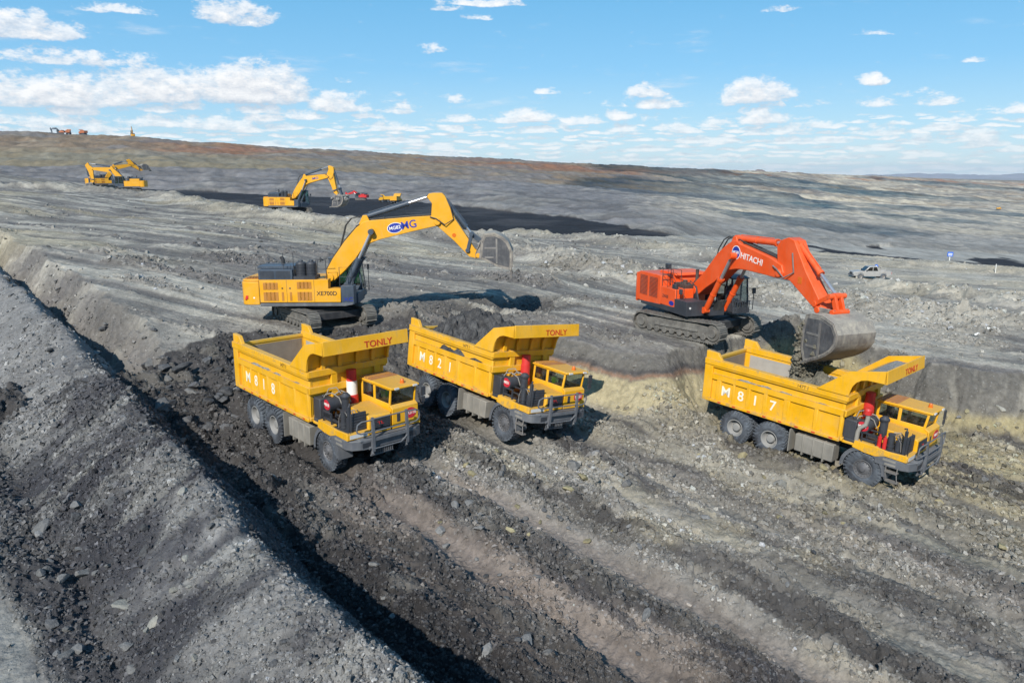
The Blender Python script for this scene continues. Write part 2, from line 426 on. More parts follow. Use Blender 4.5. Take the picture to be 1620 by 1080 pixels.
FLAT = [(*px2w(1375, 441, 108)[:2], 7), (-11.3, 44.8, 3.2), (10.2, 41.5, 3.0)]
def ground(x, y, color=True, detail=True):
    x = np.asarray(x, F32); y = np.asarray(y, F32); N = x.shape[0]
    r = np.hypot(x, y); az = np.arctan2(x, y)
    col = np.tile(C_grey, (N, 1)).astype(F32); rub = np.zeros(N, F32)
    z = np.zeros(N, F32)
    r0 = np.interp(az, L0[0], L0[1]).astype(F32)
    r0 = r0+(fbm(az*30, az*0, 3, 61)-.5)*8
    near = r < r0+16
    # ---------------------------------------------------------- near ground
    i = np.nonzero(near)[0]; X, Y = x[i], y[i]; R = r[i]
    u, v = to_uv(X, Y); u = u.astype(F32); v = v.astype(F32)
    B = base_s(X, Y)
    Fl = np.where(R < 75, floor_s(X, Y), 0)
    nA = fbm(X/6, Y/6, 4, 1); nB = fbm(X/1.7, Y/1.7, 4, 2); nC = fbm(X/.55, Y/.55, 3, 3)
    d0, s = cut_dist(u, v)
    back = (s < 17).astype(F32)*1.0
    w = np.interp(s, [0, 12, 17, 19, 26, 30, 32, 33, 36, 42, 46, 52, 60, 140], [4.9, 4.9, 4.5, 3.2, 1.9, 2.6, 3.6, 2.2, 1.5, 1.5, 1.8, 2.7, 2.9, 2.9]).astype(F32)
    sg = s+(fbm(s/1.7, d0/2, 2, 9)-.5)*1.3
    groove = (fbm(sg*2.0+d0*1.3, d0*.3, 4, 8)-.5)*(.4+1.2*vn(s/2.3, s*0, 10))
    hard = sst(17, 21, s)
    d = d0+(nA-.5)*lerp(1.5, .9, hard)+(nB-.5)*lerp(1.3, .45, hard)+groove*lerp(.25, .55, hard)+(nC-.5)*lerp(.4, .2, hard)
    t = np.clip(d/w+.02, 0, 1)
    S = np.where(s < 19, 1-(1-t)**1.35, t)
    S = S+np.where((t > 0) & (t < 1), np.sin(t*9+nB*5)*.025, 0); S = np.clip(S, 0, 1)
    # floor relief: ruts and rubble mounds between them
    vw = v+(fbm(u/9, v/9, 3, 11)-.5)*1.0
    rutm = np.zeros_like(u)
    for vr, wd, dp, sl in ((12.75,.42,.22,0), (15.95,.42,.16,0), (20.1,.62,.18,-.055), (23.3,.62,.18,-.055), (26.2,.4,.10,-.06), (27.6,.5,.12,-.03), (30.9,.5,.12,-.02), (10.9,.3,.05,0)):
        q = (vw-vr-sl*(u+22))/wd
        g = np.exp(-q*q)*np.where(vr > 27, sst(-16, -8, u), 1); rutm = np.maximum(rutm, np.exp(-(q/1.25)**2)*min(1., dp*5.5+.12))
        Fl = Fl-dp*g+.022*g*np.sin((u+np.abs(q)*.10)*2*np.pi/.27)*(R < 40)+dp*.75*np.exp(-((np.abs(q)-1.8)/.7)**2)*(nB*.9+.2)
    for vr, wd, hh in ((18.1,.95,.55),(14.35,.7,.25),(25.6,1.1,.5),(21.8,.6,.22),(10.2,.9,.25),(29.0,1.0,.3)):
        Fl = Fl+hh*np.exp(-((vw-vr)/wd)**2)*sst(.25, .75, fbm(u/5, v/3, 3, 21))*1.5*sst(-27, -20, u)
    Fl = Fl+(nB-.5)*.22+(nA-.5)*.35
    # spur of clay left standing between the two loading bays
    ds, ss = polydist(u, v, SPUR)
    sp = np.exp(-(ds/(.80+.25*nB))**4)*np.interp(ss, [0, 2.7, 4.4, 5.2], [2.2, 1.2, .5, .0])
    Fl = Fl+sp*.28
    # rubble slumped at wall toes
    toe = np.exp(-((d0-w)/1.6)**2)*sst(-80, -60, u)
    Fl = Fl+toe*(nA*.9+.1)*np.where(s < 20, .9, .28)
    # bench relief
    ca, sa = math.cos(rad(-33)), math.sin(rad(-33)); bs = X*ca+Y*sa; bt = -X*sa+Y*ca
    bt2 = bt+(fbm(bs/40, bt/40, 2, 33)-.5)*9
    streak = fbm(bs/22, bt2/1.1, 4, 31); streak2 = fbm(bs/9, bt2/.38, 3, 32)
    clodm = sst(.5, .68, fbm(bs/10, bt2/1.9, 4, 36))
    Bz = B+(streak-.5)*.24+(streak2-.5)*.12+(nA-.5)*.45
    Bz = Bz-np.exp(-np.clip(-d0, 0, 99)/1.6)*.25*nB
    wr = np.zeros_like(u)
    for pts, hw, hh, sd in WIND:
        dd, ss2 = polydist(X, Y, pts)
        dd = dd+(nB-.5)*1.6
        a = np.exp(-(dd/hw*1.5)**2)*(.35+1.1*fbm(ss2/5+sd*9, dd/6, 3, 41+sd)); Bz = Bz+hh*a; wr = np.maximum(wr, np.clip(a*1.5, 0, 1))
    # hollows dug behind the load and bank by the orange machine
    for (cx, cy, rx, dz) in ((-2.5,48,3.4,-.8),(1.8,49.5,2.6,-.5),(-6.5,45.5,1.6,.6),(15.5,41.5,1.8,.9),(17.5,40.3,1.5,.6),(-8.6,41.9,1.3,.75),(-7.2,42.6,1.1,.6)):
        g = np.exp(-((X-cx)**2+(Y-cy)**2*1.6)/rx**2); Bz = Bz+dz*g*(.6+.8*nB); wr = np.maximum(wr, g*.9)
    for fx, fy, fr in FLAT:
        g = np.exp(-(((X-fx)**2+(Y-fy)**2)/fr**2)**2); Bz = lerp(Bz, B, g); wr = wr*(1-g); clodm = clodm*(1-g)
    zc = lerp(Bz, Fl, S)
    # berm and ditch
    vc = np.interp(u, [-120,-71,-45,-28,-22,-15,-9,6], [12,10.4,9.1,7.5,7.0,6.3,5.95,5.6]).astype(F32)+(fbm(u/5, u*0, 3, 51)-.5)*.55
    zcr = np.interp(u, [-120,-71,-45,-28,-9,6], [4.5,3.45,2.9,2.8,2.75,2.6]).astype(F32)+(fbm(u/4, u*0+7, 3, 52)-.5)*.55
    ve = vc+2.75
    side = B-(ve+1.1-v+(nB-.5)*1.2+(nC-.5)*.4)*1.5
    zc = np.where((v < ve+2) & (d0 < 1.5), np.minimum(zc, np.maximum(side, -3)), zc)
    dv = v-vc
    lf = np.where(dv < 0, 1, 0)
    flank = np.where(dv > 0, zcr-np.sqrt(dv*dv*1.8+.12)+.346, 0)
    toez = .95+(nA-.5)*.5
    left = zcr-(np.sqrt(dv*dv*.62+.35)-.592)
    ditch = -.3*np.exp(-((v-3.7-(fbm(u/4, v*0, 2, 53)-.5)*1.3)/.55)**2)
    left = np.maximum(left, toez+ditch)+np.log1p(np.exp(-np.abs(left-toez)*4))*.2
    bermz = np.where(lf > 0, left, flank)+(nB-.5)*.26*sst(1.2, 3, v)+(nA-.5)*.22
    isb = bermz > zc
    zz = np.where(isb, bermz, zc)
    wb = sst(-.15, .15, bermz-zc)
    inb = wb
    # rubble relief
    rm = lerp(.14+.85*clodm*sst(.32,.55,nA)+wr, np.clip(.95-rutm*1.5, .05, 1)*sst(.22, .55, nA+.1)*lerp(1, .72, sst(18, 21, v)), S)
    wall = np.clip(4*t*(1-t), 0, 1)
    rm = np.maximum(rm, S*.85*sst(.50, .62, fbm(u/2.6, v/1.3, 4, 87))*sst(10.5, 12, v))
    rm = np.maximum(rm, wall*np.where(s < 19, 1.15, np.where(s > 45, .30, .26)))
    rm = np.maximum(rm, toe*np.where(s < 20, .9, .3))
    rm = lerp(rm, .5+.5*sst(.45, .7, nA), wb)
    rm = rm*np.where(wb > .5, np.where(v < 2.2, .12, 1), 1)
    sidem = sst(1.5, .5, v-ve)*(d0 < .5)*(1-wb)*sst(-95, -75, u); rm = np.maximum(rm, .6*sidem)
    if detail:
        k = np.nonzero(R < 78)[0]
        kx, ky = X[k]+(nC[k]-.5)*.5, Y[k]+(nB[k]-.5)*.5
        big = blocks(kx/1.0, ky/1.0, 71, .5)*.36*np.where((s[k] < 19) & (S[k] > .03) & (wb[k] < .5), 1, .45)
        med = blocks(kx/.44, ky/.44, 72, .3)*.20
        zz[k] += rm[k]*(big*(1-.8*wb[k])+med*(1-.5*wb[k]))
        k2 = k[R[k] < 52]
        x2 = X[k2]+(nB[k2]-.5)*.3; y2 = Y[k2]+(nC[k2]-.5)*.3
        zz[k2] += np.clip(rm[k2]*.9+.10, 0, 1)*(blocks(x2/.21, y2/.21, 73, .25)*.105+blocks(x2/.115, y2/.115, 76, .3)*.05*(R[k2] < 34))
        zz[k2] += (fbm(X[k2]/.16, Y[k2]/.16, 2, 74)-.5)*.05
        k3 = np.nonzero(R >= 60)[0]
        zz[k3] += rm[k3]*(fbm(X[k3]/.9, Y[k3]/.9, 3, 75)-.4)*.55+(fbm(X[k3]/.6, Y[k3]/.6, 2, 77)-.5)*.12
    # ---- colours near
    if color:
        c = np.tile(C_grey*1.08, (len(i), 1)).astype(F32)
        c = cmix(c, C_lgrey, sst(.50, .62, streak)*.8)
        c = cmix(c, C_dgrey*1.3, sst(.48, .36, streak)*.5); c = c*(.74+.52*streak2)[:, None]
        c = cmix(c, C_dgrey*1.6, clodm*.55)
        c = cmix(c, C_clay*.95, sst(.52, .7, fbm(bs/30, bt2/5, 3, 81))*.42*sst(50, 90, R))
        c = cmix(c, C_dgrey*1.25, sst(.56, .75, fbm(X/7, Y/7, 4, 82))*.45)
        c = cmix(c, C_lgrey*.85, wr*.45)
        c = cmix(c, C_grey*.95, sst(8, -3, bs*0+X)*.0)
        c = cmix(c, C_grey*1.0, sst(16, 11.5, v)*sst(-75, -45, u)*.8)
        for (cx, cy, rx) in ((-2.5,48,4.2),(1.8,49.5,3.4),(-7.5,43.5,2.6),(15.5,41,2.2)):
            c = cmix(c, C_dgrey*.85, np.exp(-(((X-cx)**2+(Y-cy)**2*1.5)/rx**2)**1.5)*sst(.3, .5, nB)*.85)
        # pale haul road at right
        c = cmix(c, C_lgrey*1.08, sst(12, 22, X)*sst(34, 40, Y)*sst(.3, .6, nA)*.6)
        c = cmix(c, C_pale*.9, sst(30, 50, X)*sst(.4, .7, nA)*.45)
        c = cmix(c, C_dgrey*1.55, sidem*.6*sst(.3, .6, nB+.15))
        # floor bands
        bandv = np.array([8,10.3,11.6,12.2,13.4,13.9,14.9,15.4,16.6,17.2,18.2,19.4,20,21.2,21.9,22.5,23.6,24.6,25.4,27,29,31,34,38,44])
        bandc = [C_coal*.9,C_coal*1.6,C_dgrey*.9,C_pink*.95,C_pink,C_dgrey*.95,C_grey*.66,C_pink*.7+C_grey*.6,C_grey*1.15,C_grey*.72,C_grey*1.05,C_grey*1.25,C_lgrey*.9,C_lgrey*.85,C_dgrey*1.2,C_grey*1.15,C_pink*.7+C_grey*.65,C_dgrey*1.6,C_clay*.42+C_grey*.62,C_clay*.36+C_grey*.55,C_ochre*.62+C_grey*.42,C_ochre*.7+C_grey*.33,C_ochre*.75+C_grey*.28,C_ochre*.95+C_grey*.22,C_grey*1.1]
        vq = v+(fbm(u/7, v/2.2, 4, 91)-.5)*2.2
        f = np.stack([np.interp(vq, bandv, [b[k] for b in bandc]) for k in range(3)], 1)
        f = cmix(f, C_clay*.9, sst(.58, .74, fbm(u/3.2, v/1.5, 4, 92))*sst(15, 18, v)*.6)
        f = cmix(f, C_coal*2.2, sst(.60, .72, fbm(u/7+5, v/1.1, 4, 93))*.75*sst(10.5, 13, v))
        f = cmix(f, C_grey*1.15, sst(.55, .72, fbm(u/2.5, v/1.4, 4, 94))*.45)
        fs_ = fbm(u/3.5, vq*2.6, 4, 99); f = f*(.62+.76*fs_)[:, None]; f = cmix(f, C_ochre*1.15, sst(.58, .72, fbm(u/6, v/2.2, 4, 88))*sst(21, 27, v)*.5)
        f = f*lerp(1, .86, sst(16, 19, v))[:, None]; f = cmix(f, np.repeat(f.mean(1)[:, None], 3, 1), .35*sst(30, 26, v))
        f = cmix(f, C_coal*2.4, sst(.57, .68, fbm(u/9+8, v/1.3, 4, 86))*sst(-19, -12, u)*.7)
        f = cmix(f, C_dgrey*.62, sst(-21, -27, u)*sst(22, 18, v)*.92)
        f = cmix(f, C_dgrey*.8, sst(-22, -27, u)*sst(27, 23, v)*.7)
        # walls
        wtop = np.tile(C_grey*.7, (len(i), 1)).astype(F32)
        lay = t+(nB-.5)*.16
        wclay = cmix(wtop, C_dgrey*1.0, np.exp(-((lay-.30)/.045)**2))
        wclay = cmix(wclay, C_red*.9+C_brown*.3, np.exp(-((lay-.37)/.03)**2)*.55)
        wclay = cmix(wclay, C_clay*.62+C_ochre*.35, sst(.38, .44, lay))
        wclay = cmix(wclay, C_grey*.8, sst(.62, .9, lay)*sst(.4, .6, nA)*.8)
        wright = cmix(np.tile(C_grey*.62, (len(i), 1)).astype(F32), C_lgrey*.75, sst(.45, .7, fbm(sg*2.0+d0*1.3, d0*.3, 4, 8))*.6)
        wright = cmix(wright, C_ochre*1.1, sst(.55, .75, lay))
        wback = np.tile(C_dgrey*.78, (len(i), 1)).astype(F32); wback = cmix(wback, C_grey*.62, sst(.5, .68, fbm(X/1.1, Y/1.1, 3, 95))*.6)
        wc = np.where((s < 19)[:, None], wback, np.where((s < 36)[:, None], wclay, np.where((s < 47)[:, None], cmix(wtop*.9, C_ochre*.95, sst(.2, .45, lay)), wright)))
        c = np.where((S > .985)[:, None], f, np.where((S > .015)[:, None], wc, c))
        c = cmix(c, f, sst(.8, 1., S))
        c = cmix(c, C_pink*1.05, np.clip(rutm, 0, 1)*S*.55*sst(-24, -19, u)*(v < 18))
        c = cmix(c, C_lgrey*.85, np.clip(rutm, 0, 1)*S*.5*sst(-20, -17, u)*(v > 18))
        # berm
        bm = np.tile(C_dgrey*1.0, (len(i), 1)).astype(F32)
        bn = fbm(X/2.6, Y/2.6, 5, 96, .6)
        bm = cmix(bm*1.15, C_grey*1.1, sst(.42, .62, bn)*.85)
        bm = cmix(bm, C_coal*2.0, sst(.46, .36, bn)*.7)
        bm = cmix(bm, C_coal*1.8, sst(.54, .68, fbm(u/1.5+3, v/5, 4, 97))*.75); bm = cmix(bm, C_lgrey*.85, sst(.60, .72, fbm(u/1.1, v/3, 4, 98))*.45)
        bm = cmix(bm, C_grey*1.2, sst(-30, -42, u)*.75)
        bm = cmix(bm, C_dgrey*.8, sst(5.2, 3.2, v)*sst(1.6, 2.8, v)*sst(-40, -28, u)*.7)
        bm = cmix(bm, C_lgrey*.75, sst(2.6, 1.9, v+(nB-.5)*.8)*sst(-30, -23, u))
        bm = cmix(bm, C_dgrey*.7, (dv > .5)*sst(-44, -36, u)*.6)
        bm = bm*np.array((.88, .92, 1.0), F32)
        c = cmix(c, bm, wb)
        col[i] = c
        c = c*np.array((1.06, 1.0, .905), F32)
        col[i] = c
    z[i] = zz; rub[i] = np.clip(rm, 0, 1)
    # ---------------------------------------------------------- pit and far slopes
    j = np.nonzero(r > r0-1)[0]; X, Y, R, A = x[j], y[j], r[j], az[j]; Q0 = r0[j]
    z0 = z[j].copy()
    far = R > Q0
    b0 = base_s(np.sin(A)*Q0, np.cos(A)*Q0)
    strat = fbm(A*9, R/26, 4, 107); strat2 = fbm(A*22, R/9, 3, 108)
    Z1i = np.interp(A, L0[0], Z1); Q1 = Q0+12
    Q2 = np.maximum(np.interp(A, L2[0], L2[1]), Q1+8); Z2 = np.interp(A, L2[0], L2[2])
    Q3 = np.interp(A, L3[0], L3[1]); Z3 = np.interp(A, L3[0], L3[2])
    Q4 = np.interp(A, L4[0], L4[1]); Z4 = np.interp(A, L4[0], L4[2])
    wob = (fbm(X/45, Y/45, 4, 101)-.5)
    q2 = Q2+wob*10; q3 = Q3+wob*40; q4 = Q4+wob*18
    t0 = np.clip((R-Q0)/(Q1-Q0), 0, 1); t1 = np.clip((R-Q1)/(q2-Q1), 0, 1)
    t2 = np.clip((R-q2)/(q3-q2), 0, 1); t3 = np.clip((R-q3)/(q4-q3), 0, 1)
    zf = lerp(b0, Z1i, sst(0, 1, t0))
    zf = lerp(zf, Z2, t1)
    def terr(t, n, k=.62):
        f = t*n; g = np.floor(f); return (g+sst(0, 1, np.clip((f-g)/k, 0, 1)))/n
    nt = fbm(X/30, Y/30, 4, 102); nf = fbm(X/7, Y/7, 4, 103); nd2 = fbm(X/90, Y/90, 4, 104)
    right = sst(.12, .3, A)
    tt2 = lerp(terr(np.clip(t2+(nt-.5)*.10*(t2 > 0)*(t2 < 1), 0, 1), 5, .45), t2, .30); tt3 = lerp(terr(np.clip(t3+(nt-.5)*.12*(t3 > 0)*(t3 < 1), 0, 1), 6, .45), t3, .35)
    zf = zf+(Z3-Z2)*tt2+(Z4-Z3)*tt3
    zf = zf+(nf-.5)*np.where(t2 > 0, 2.4, .9)*np.where(t3 >= 1, .3, 1)+(nt-.5)*np.where(t2 > 0, 3.0, .3)*np.where(t3 >= 1, .2, 1)
    bey = np.clip(R-q4, 0, None)
    zf = zf-(bey*.006+bey**2*2e-6)*np.where(A > .1, .6, 1)*1.0
    zf = np.maximum(zf, -60)
    z[j] = np.where(far, zf, z0)
    if color:
        c = np.tile(C_fgrey, (len(j), 1)).astype(F32)
        st = fbm(A*60, R/5+zf*.2, 3, 105); stz = fbm(X/60, zf*1.1+Y*0, 4, 106)
        seg01 = (t1 < 1)
        cpit = np.tile(C_lgrey*.85, (len(j), 1)).astype(F32)
        cpit = cmix(cpit, C_coal*1.0, sst(.46, .52, fbm(A*14, R/22, 4, 109)+.20*np.exp(-((t1-.35)/.25)**2)-.1*sst(.6, .9, t1))*sst(.31, .36, A))
        coalz = cmix(np.tile(C_coal*.85, (len(j), 1)).astype(F32), C_dgrey*.8, sst(.6, .75, nt)*.6)
        amask = sst(.225, .195, A)
        cp = cpit*(1-amask[:, None])+coalz*amask[:, None]
        cp = cmix(cp, C_fgrey*1.2, sst(.55, 0, t0))
        mid = cmix(c, C_fgrey*.72, sst(.5, .7, stz)*.6); mid = cmix(mid, C_lgrey*.62, sst(.52, .7, nt)*.5)
        mid = cmix(mid, C_coal*1.6, np.exp(-((t2-.03)/.035)**2)*.95*sst(.2, .24, A))
        mid = cmix(mid, C_coal*2.2, np.exp(-((t2-.30-.05*nt)/.03)**2)*.5)
        mid = cmix(mid, C_lgrey*.45+C_pale*.45, right*.8*sst(.1, .35, t2)); mid = cmix(mid, C_lgrey*.8, right*.7*sst(.3, .1, t2)); mid = cmix(mid, C_pale*.95, right*.9*sst(.40, .62, strat)*sst(.1, .5, t2)); mid = cmix(mid, C_fgrey*.6, sst(.54, .62, strat2)*.6); mid = cmix(mid, C_lgrey*.7, right*sst(.52, .64, strat2)*.5)
        up = cmix(np.tile(C_brown*1.05, (len(j), 1)).astype(F32), C_fgrey*.85, sst(.48, .62, strat)*.75); up = cmix(up, C_pale*.5, sst(.56, .68, strat2)*.45)
        up = cmix(up, C_olive*1.1, sst(.0, -.4, A)*sst(.55, .2, t3)*.6)
        redm = np.exp(-((t3-.68-(nt-.5)*.3)/.13)**2)*sst(.45, .62, nd2+.08)*sst(-.48, -.36, A)
        up = cmix(up, C_red*.9, redm*.85)
        up = cmix(up, C_fgrey*.6, sst(.9, .95, t3)*.8*(1-right))
        upr = cmix(np.tile(C_pale*.95, (len(j), 1)).astype(F32), C_brown*1.3, sst(.50, .66, strat)*.7); upr = cmix(upr, C_fgrey*.8, sst(.54, .66, strat2)*.6)
        upr = cmix(upr, C_red*1.3, np.exp(-((t3-.82-(nt-.5)*.25)/.06)**2)*sst(.48, .58, nd2)*.9)
        upr = cmix(upr, C_fgrey*.9, sst(.5, .6, nt)*.35)
        up = up*(1-right[:, None])+upr*right[:, None]
        top = cmix(np.tile(C_brown*1.0, (len(j), 1)).astype(F32), C_pale*.6, right*.5)
        cc = np.where((t3 >= 1)[:, None], top, np.where((t3 > 0)[:, None], up, np.where((t2 > 0)[:, None], mid, cp)))
        cc = cc*(.72+.56*nf[:, None])*np.array((1.04, 1., .95))
        col[j] = np.where(far[:, None], cc, col[j])
    return z, col, rub

# ------------------------------------------------------------------ the ground sheet
def make_ground():
    q = QUAL
    fine = np.arange(-44, 44.001, .105/q); azs = np.radians(np.concatenate([np.arange(-180, -44, 4.), fine, np.arange(48, 180, 4.)]))
    rr = [.6]
    while rr[-1] < 7000:
        a = rr[-1]
        rr.append(a+(a*.12 if a < 7.5 else a*.0019/q if a < 62 else a*.0026/q if a < 260 else a*.0036/q if a < 1800 else a*.03))
    rr = np.array(rr)
    Rg, Ag = np.meshgrid(rr, azs, indexing='ij'); nr, na = Rg.shape
    x = (Rg*np.sin(Ag)).ravel(); y = (Rg*np.cos(Ag)).ravel()
    z, col, rub = ground(x, y)
    co = np.stack([x, y, z], 1).astype(F32)
    i0 = (np.arange(nr-1)[:, None]*na+np.arange(na)[None]).ravel(); jn = (np.arange(nr-1)[:, None]*na+(np.arange(na)[None]+1) % na).ravel()
    quads = np.stack([i0, jn, jn+na, i0+na], 1)[:, ::-1]
    co = np.vstack([co, [[0, 0, co[:na, 2].mean()]]]); col = np.vstack([col, col[:1]])
    c = len(co)-1
    tris = np.stack([np.arange(na), (np.arange(na)+1) % na, np.full(na, c)], 1)
    me = bpy.data.meshes.new('ground')
    nq = len(quads); me.vertices.add(len(co)); me.vertices.foreach_set('co', co.ravel())
    me.loops.add(nq*4+len(tris)*3)
    me.loops.foreach_set('vertex_index', np.concatenate([quads.ravel(), tris[:, ::-1].ravel()]).astype(np.int32))
    me.polygons.add(nq+len(tris))
    me.polygons.foreach_set('loop_start', np.concatenate([np.arange(nq)*4, nq*4+np.arange(len(tris))*3]).astype(np.int32))
    me.polygons.foreach_set('use_smooth', np.ones(nq+len(tris), bool))
    at = me.attributes.new('soil', 'FLOAT_COLOR', 'POINT')
    at.data.foreach_set('color', np.concatenate([col, np.ones((len(col), 1))], 1).astype(F32).ravel())
    me.update(); me.validate()
    o = bpy.data.objects.new('ground', me); COL.objects.link(o); tag(o, kind='structure')
    m, t, b = new_mat('soil')
    P = t.n('ShaderNodeTexCoord').outputs['Object']
    a = t.n('ShaderNodeAttribute', attribute_name='soil').outputs['Color']
    n1 = t.n('ShaderNodeTexNoise', inp={'Vector': P, 'Scale': 3.2, 'Detail': 8, 'Roughness': .68}).outputs[0]
    n2 = t.n('ShaderNodeTexNoise', inp={'Vector': P, 'Scale': 17, 'Detail': 5, 'Roughness': .7}).outputs[0]
    vo = t.n('ShaderNodeTexVoronoi', inp={'Vector': P, 'Scale': 9, 'Randomness': 1})
    vs = t.n('ShaderNodeSeparateColor', inp={0: vo.outputs['Color']}).outputs[0]
    n0 = t.n('ShaderNodeTexNoise', inp={'Vector': P, 'Scale': .16, 'Detail': 11, 'Roughness': .72}).outputs[0]
    k = t.m('ADD', t.ramp(n1, [(.28, .66), (.72, 1.36)]), t.ramp(n2, [(.3, -.2), (.7, .2)]))
    k = t.m('MULTIPLY', k, t.ramp(n0, [(.3, .68), (.7, 1.34)]))
    c = t.mix(1.0, a, t.n('ShaderNodeCombineColor', inp={0: k, 1: k, 2: k}).outputs[0], 'MULTIPLY')
    sp = t.m('MULTIPLY', t.ramp(vs, [(.86, 0), (.9, 1)]), t.ramp(vo.outputs['Distance'], [(.25, 1), (.4, 0)]))
    c = t.mix(t.m('MULTIPLY', sp, .35), c, (.33, .325, .31))
    t.nt.links.new(c, b.inputs['Base Color']); b.inputs['Roughness'].default_value = .93; b.inputs['Specular IOR Level'].default_value = .15
    hgt = t.m('ADD', t.m('MULTIPLY', n1, .6), t.m('MULTIPLY', n2, .35))
    hgt = t.m('SUBTRACT', hgt, t.m('MULTIPLY', vo.outputs['Distance'], .25))
    bp_ = t.n('ShaderNodeBump', inp={'Height': hgt, 'Strength': .8, 'Distance': .12})
    t.nt.links.new(bp_.outputs[0], b.inputs['Normal'])
    o.data.materials.append(m)
    return o
QUAL = 1.0
make_ground()
def gz(x, y):
    z, c, r = ground(np.array([x], F32), np.array([y], F32)); return float(z[0])
def pix_ground(pts, far=False):
    """where rays through pixels first meet the ground"""
    s = np.concatenate([np.linspace(9, 90, 1400), np.linspace(90.5, 260, 500), np.linspace(261, 2400, 1400)]) if far else np.concatenate([np.linspace(9, 90, 1400), np.linspace(90.5, 260, 500)]); out = []
    for (px, py) in pts:
        d = ray(px, py); d = d/np.linalg.norm(d)
        z, _, _ = ground(d[0]*s, d[1]*s, color=False, detail=False)
        h = 11+d[2]*s-z; k = np.nonzero(h < 0)[0]
        if len(k) == 0: out.append(None); continue
        out.append((d[0]*s[k[0]], d[1]*s[k[0]], s[k[0]]))
    return out
# ------------------------------------------------------------------ dump truck (x forward, y left, origin under the front axle)
def arc(cx, cz, r, a0, a1, n):
    return [(cx+r*math.cos(rad(a0+(a1-a0)*i/n)), cz+r*math.sin(rad(a0+(a1-a0)*i/n))) for i in range(n+1)]

def tyre_mesh(R=.75, W=.44, lugs=30):
    m = MB()
    h = W/2
    prof = [(.36, -h+.05), (.40, -h+.01), (.50, -h-.02), (.60, -h-.015), (R-.06, -h+.03), (R-.035, -h+.06), (R-.035, h-.06), (R-.06, h-.03), (.60, h+.015), (.50, h+.02), (.40, h-.01), (.36, h-.05), (.36, -h+.05)]
    m.lathe(prof, 40, caps=False)
    for k in range(lugs):
        for sd in (-1, 1):
            a = 2*math.pi*(k+(.5 if sd > 0 else 0))/lugs
            da = math.pi/lugs*.62
            y0, y1 = (sd*.02, sd*(h+.005))
            sk = .10
            q = []
            for (yy, ang) in ((y0, a-da+sk), (y0, a+da+sk), (y1, a+da), (y1, a-da)):
                for r in (R-.06, R): q.append((r*math.cos(ang), yy, r*math.sin(ang)))
            m.add(q, [(0,2,4,6), (1,7,5,3), (0,1,3,2), (2,3,5,4), (4,5,7,6), (6,7,1,0)])
            # shoulder block
            q = []
            for (yy, r0, r1) in ((sd*(h+.0), R-.14, R-.015), (sd*(h+.022), R-.14, R-.05)):
                for ang in (a-da*.8, a+da*.8):
                    for r in (r0, r1): q.append((r*math.cos(ang), yy, r*math.sin(ang)))
            m.add(q, [(0,1,3,2), (4,6,7,5), (0,4,5,1), (2,3,7,6), (1,5,7,3), (0,2,6,4)])
    return m.mesh('tyre')
TYRE = tyre_mesh(); TYRE.materials.append(M['rubber'])
def rim_front(side):
    m = MB(); s = side
    m.lathe([(.37, -.16*s), (.385, .19*s), (.36, .2*s), (.33, .15*s), (.26, .13*s), (.22, .16*s), (.12, .19*s), (.1, .24*s), (0.001, .25*s)], 28)
    for k in range(14):
        a = 2*math.pi*k/14; m.cyl((.285*math.cos(a), .12*s, .285*math.sin(a)), (.285*math.cos(a), .19*s, .285*math.sin(a)), .024, 6)
    return m
def rim_rear(side):
    m = MB(); s = side
    m.lathe([(.37, -.2*s), (.385, .2*s), (.355, .205*s), (.33, .16*s), (.30, -.02*s), (.27, -.06*s), (.19, -.06*s), (.18, .08*s), (.15, .12*s), (.001, .13*s)], 28)
    for k in range(10):
        a = 2*math.pi*k/10; m.cyl((.235*math.cos(a), -.08*s, .235*math.sin(a)), (.235*math.cos(a), -.02*s, .235*math.sin(a)), .02, 6)
    return m
RIMF = {s: rim_front(s).mesh('wheel') for s in (-1, 1)}
RIMR = {s: rim_rear(s).mesh('wheel') for s in (-1, 1)}
for k in RIMF.values(): k.materials.append(M['hub'])
for k in RIMR.values(): k.materials.append(M['rim'])
def wheel(root, x, y, z, mesh):
    o = bpy.data.objects.new('wheel', mesh); COL.objects.link(o); o.parent = root; o.location = (x, y, z)
    o.rotation_euler = (0, random.uniform(0, 6.28), 0)
    t = bpy.data.objects.new('tyre', TYRE); COL.objects.link(t); t.parent = o
    return o

def mesh_obj(name, mesh, parent):
    o = bpy.data.objects.new(name, mesh); COL.objects.link(o); o.parent = parent; return o

def lump_mesh(name, fn, nx, ny, x0, x1, y0, y1):
    """heap of soil: height function over a rectangle, closed below"""
    xs = np.linspace(x0, x1, nx); ys = np.linspace(y0, y1, ny); X, Y = np.meshgrid(xs, ys, indexing='ij')
    Z = fn(X.ravel(), Y.ravel())
    v = list(zip(X.ravel().tolist(), Y.ravel().tolist(), Z.tolist())); f = []
    for i in range(nx-1):
        for j in range(ny-1):
            a = i*ny+j; f.append((a, a+ny, a+ny+1, a+1))
    me = bpy.data.meshes.new(name); me.from_pydata(v, [], f); me.polygons.foreach_set('use_smooth', [True]*len(f)); return me

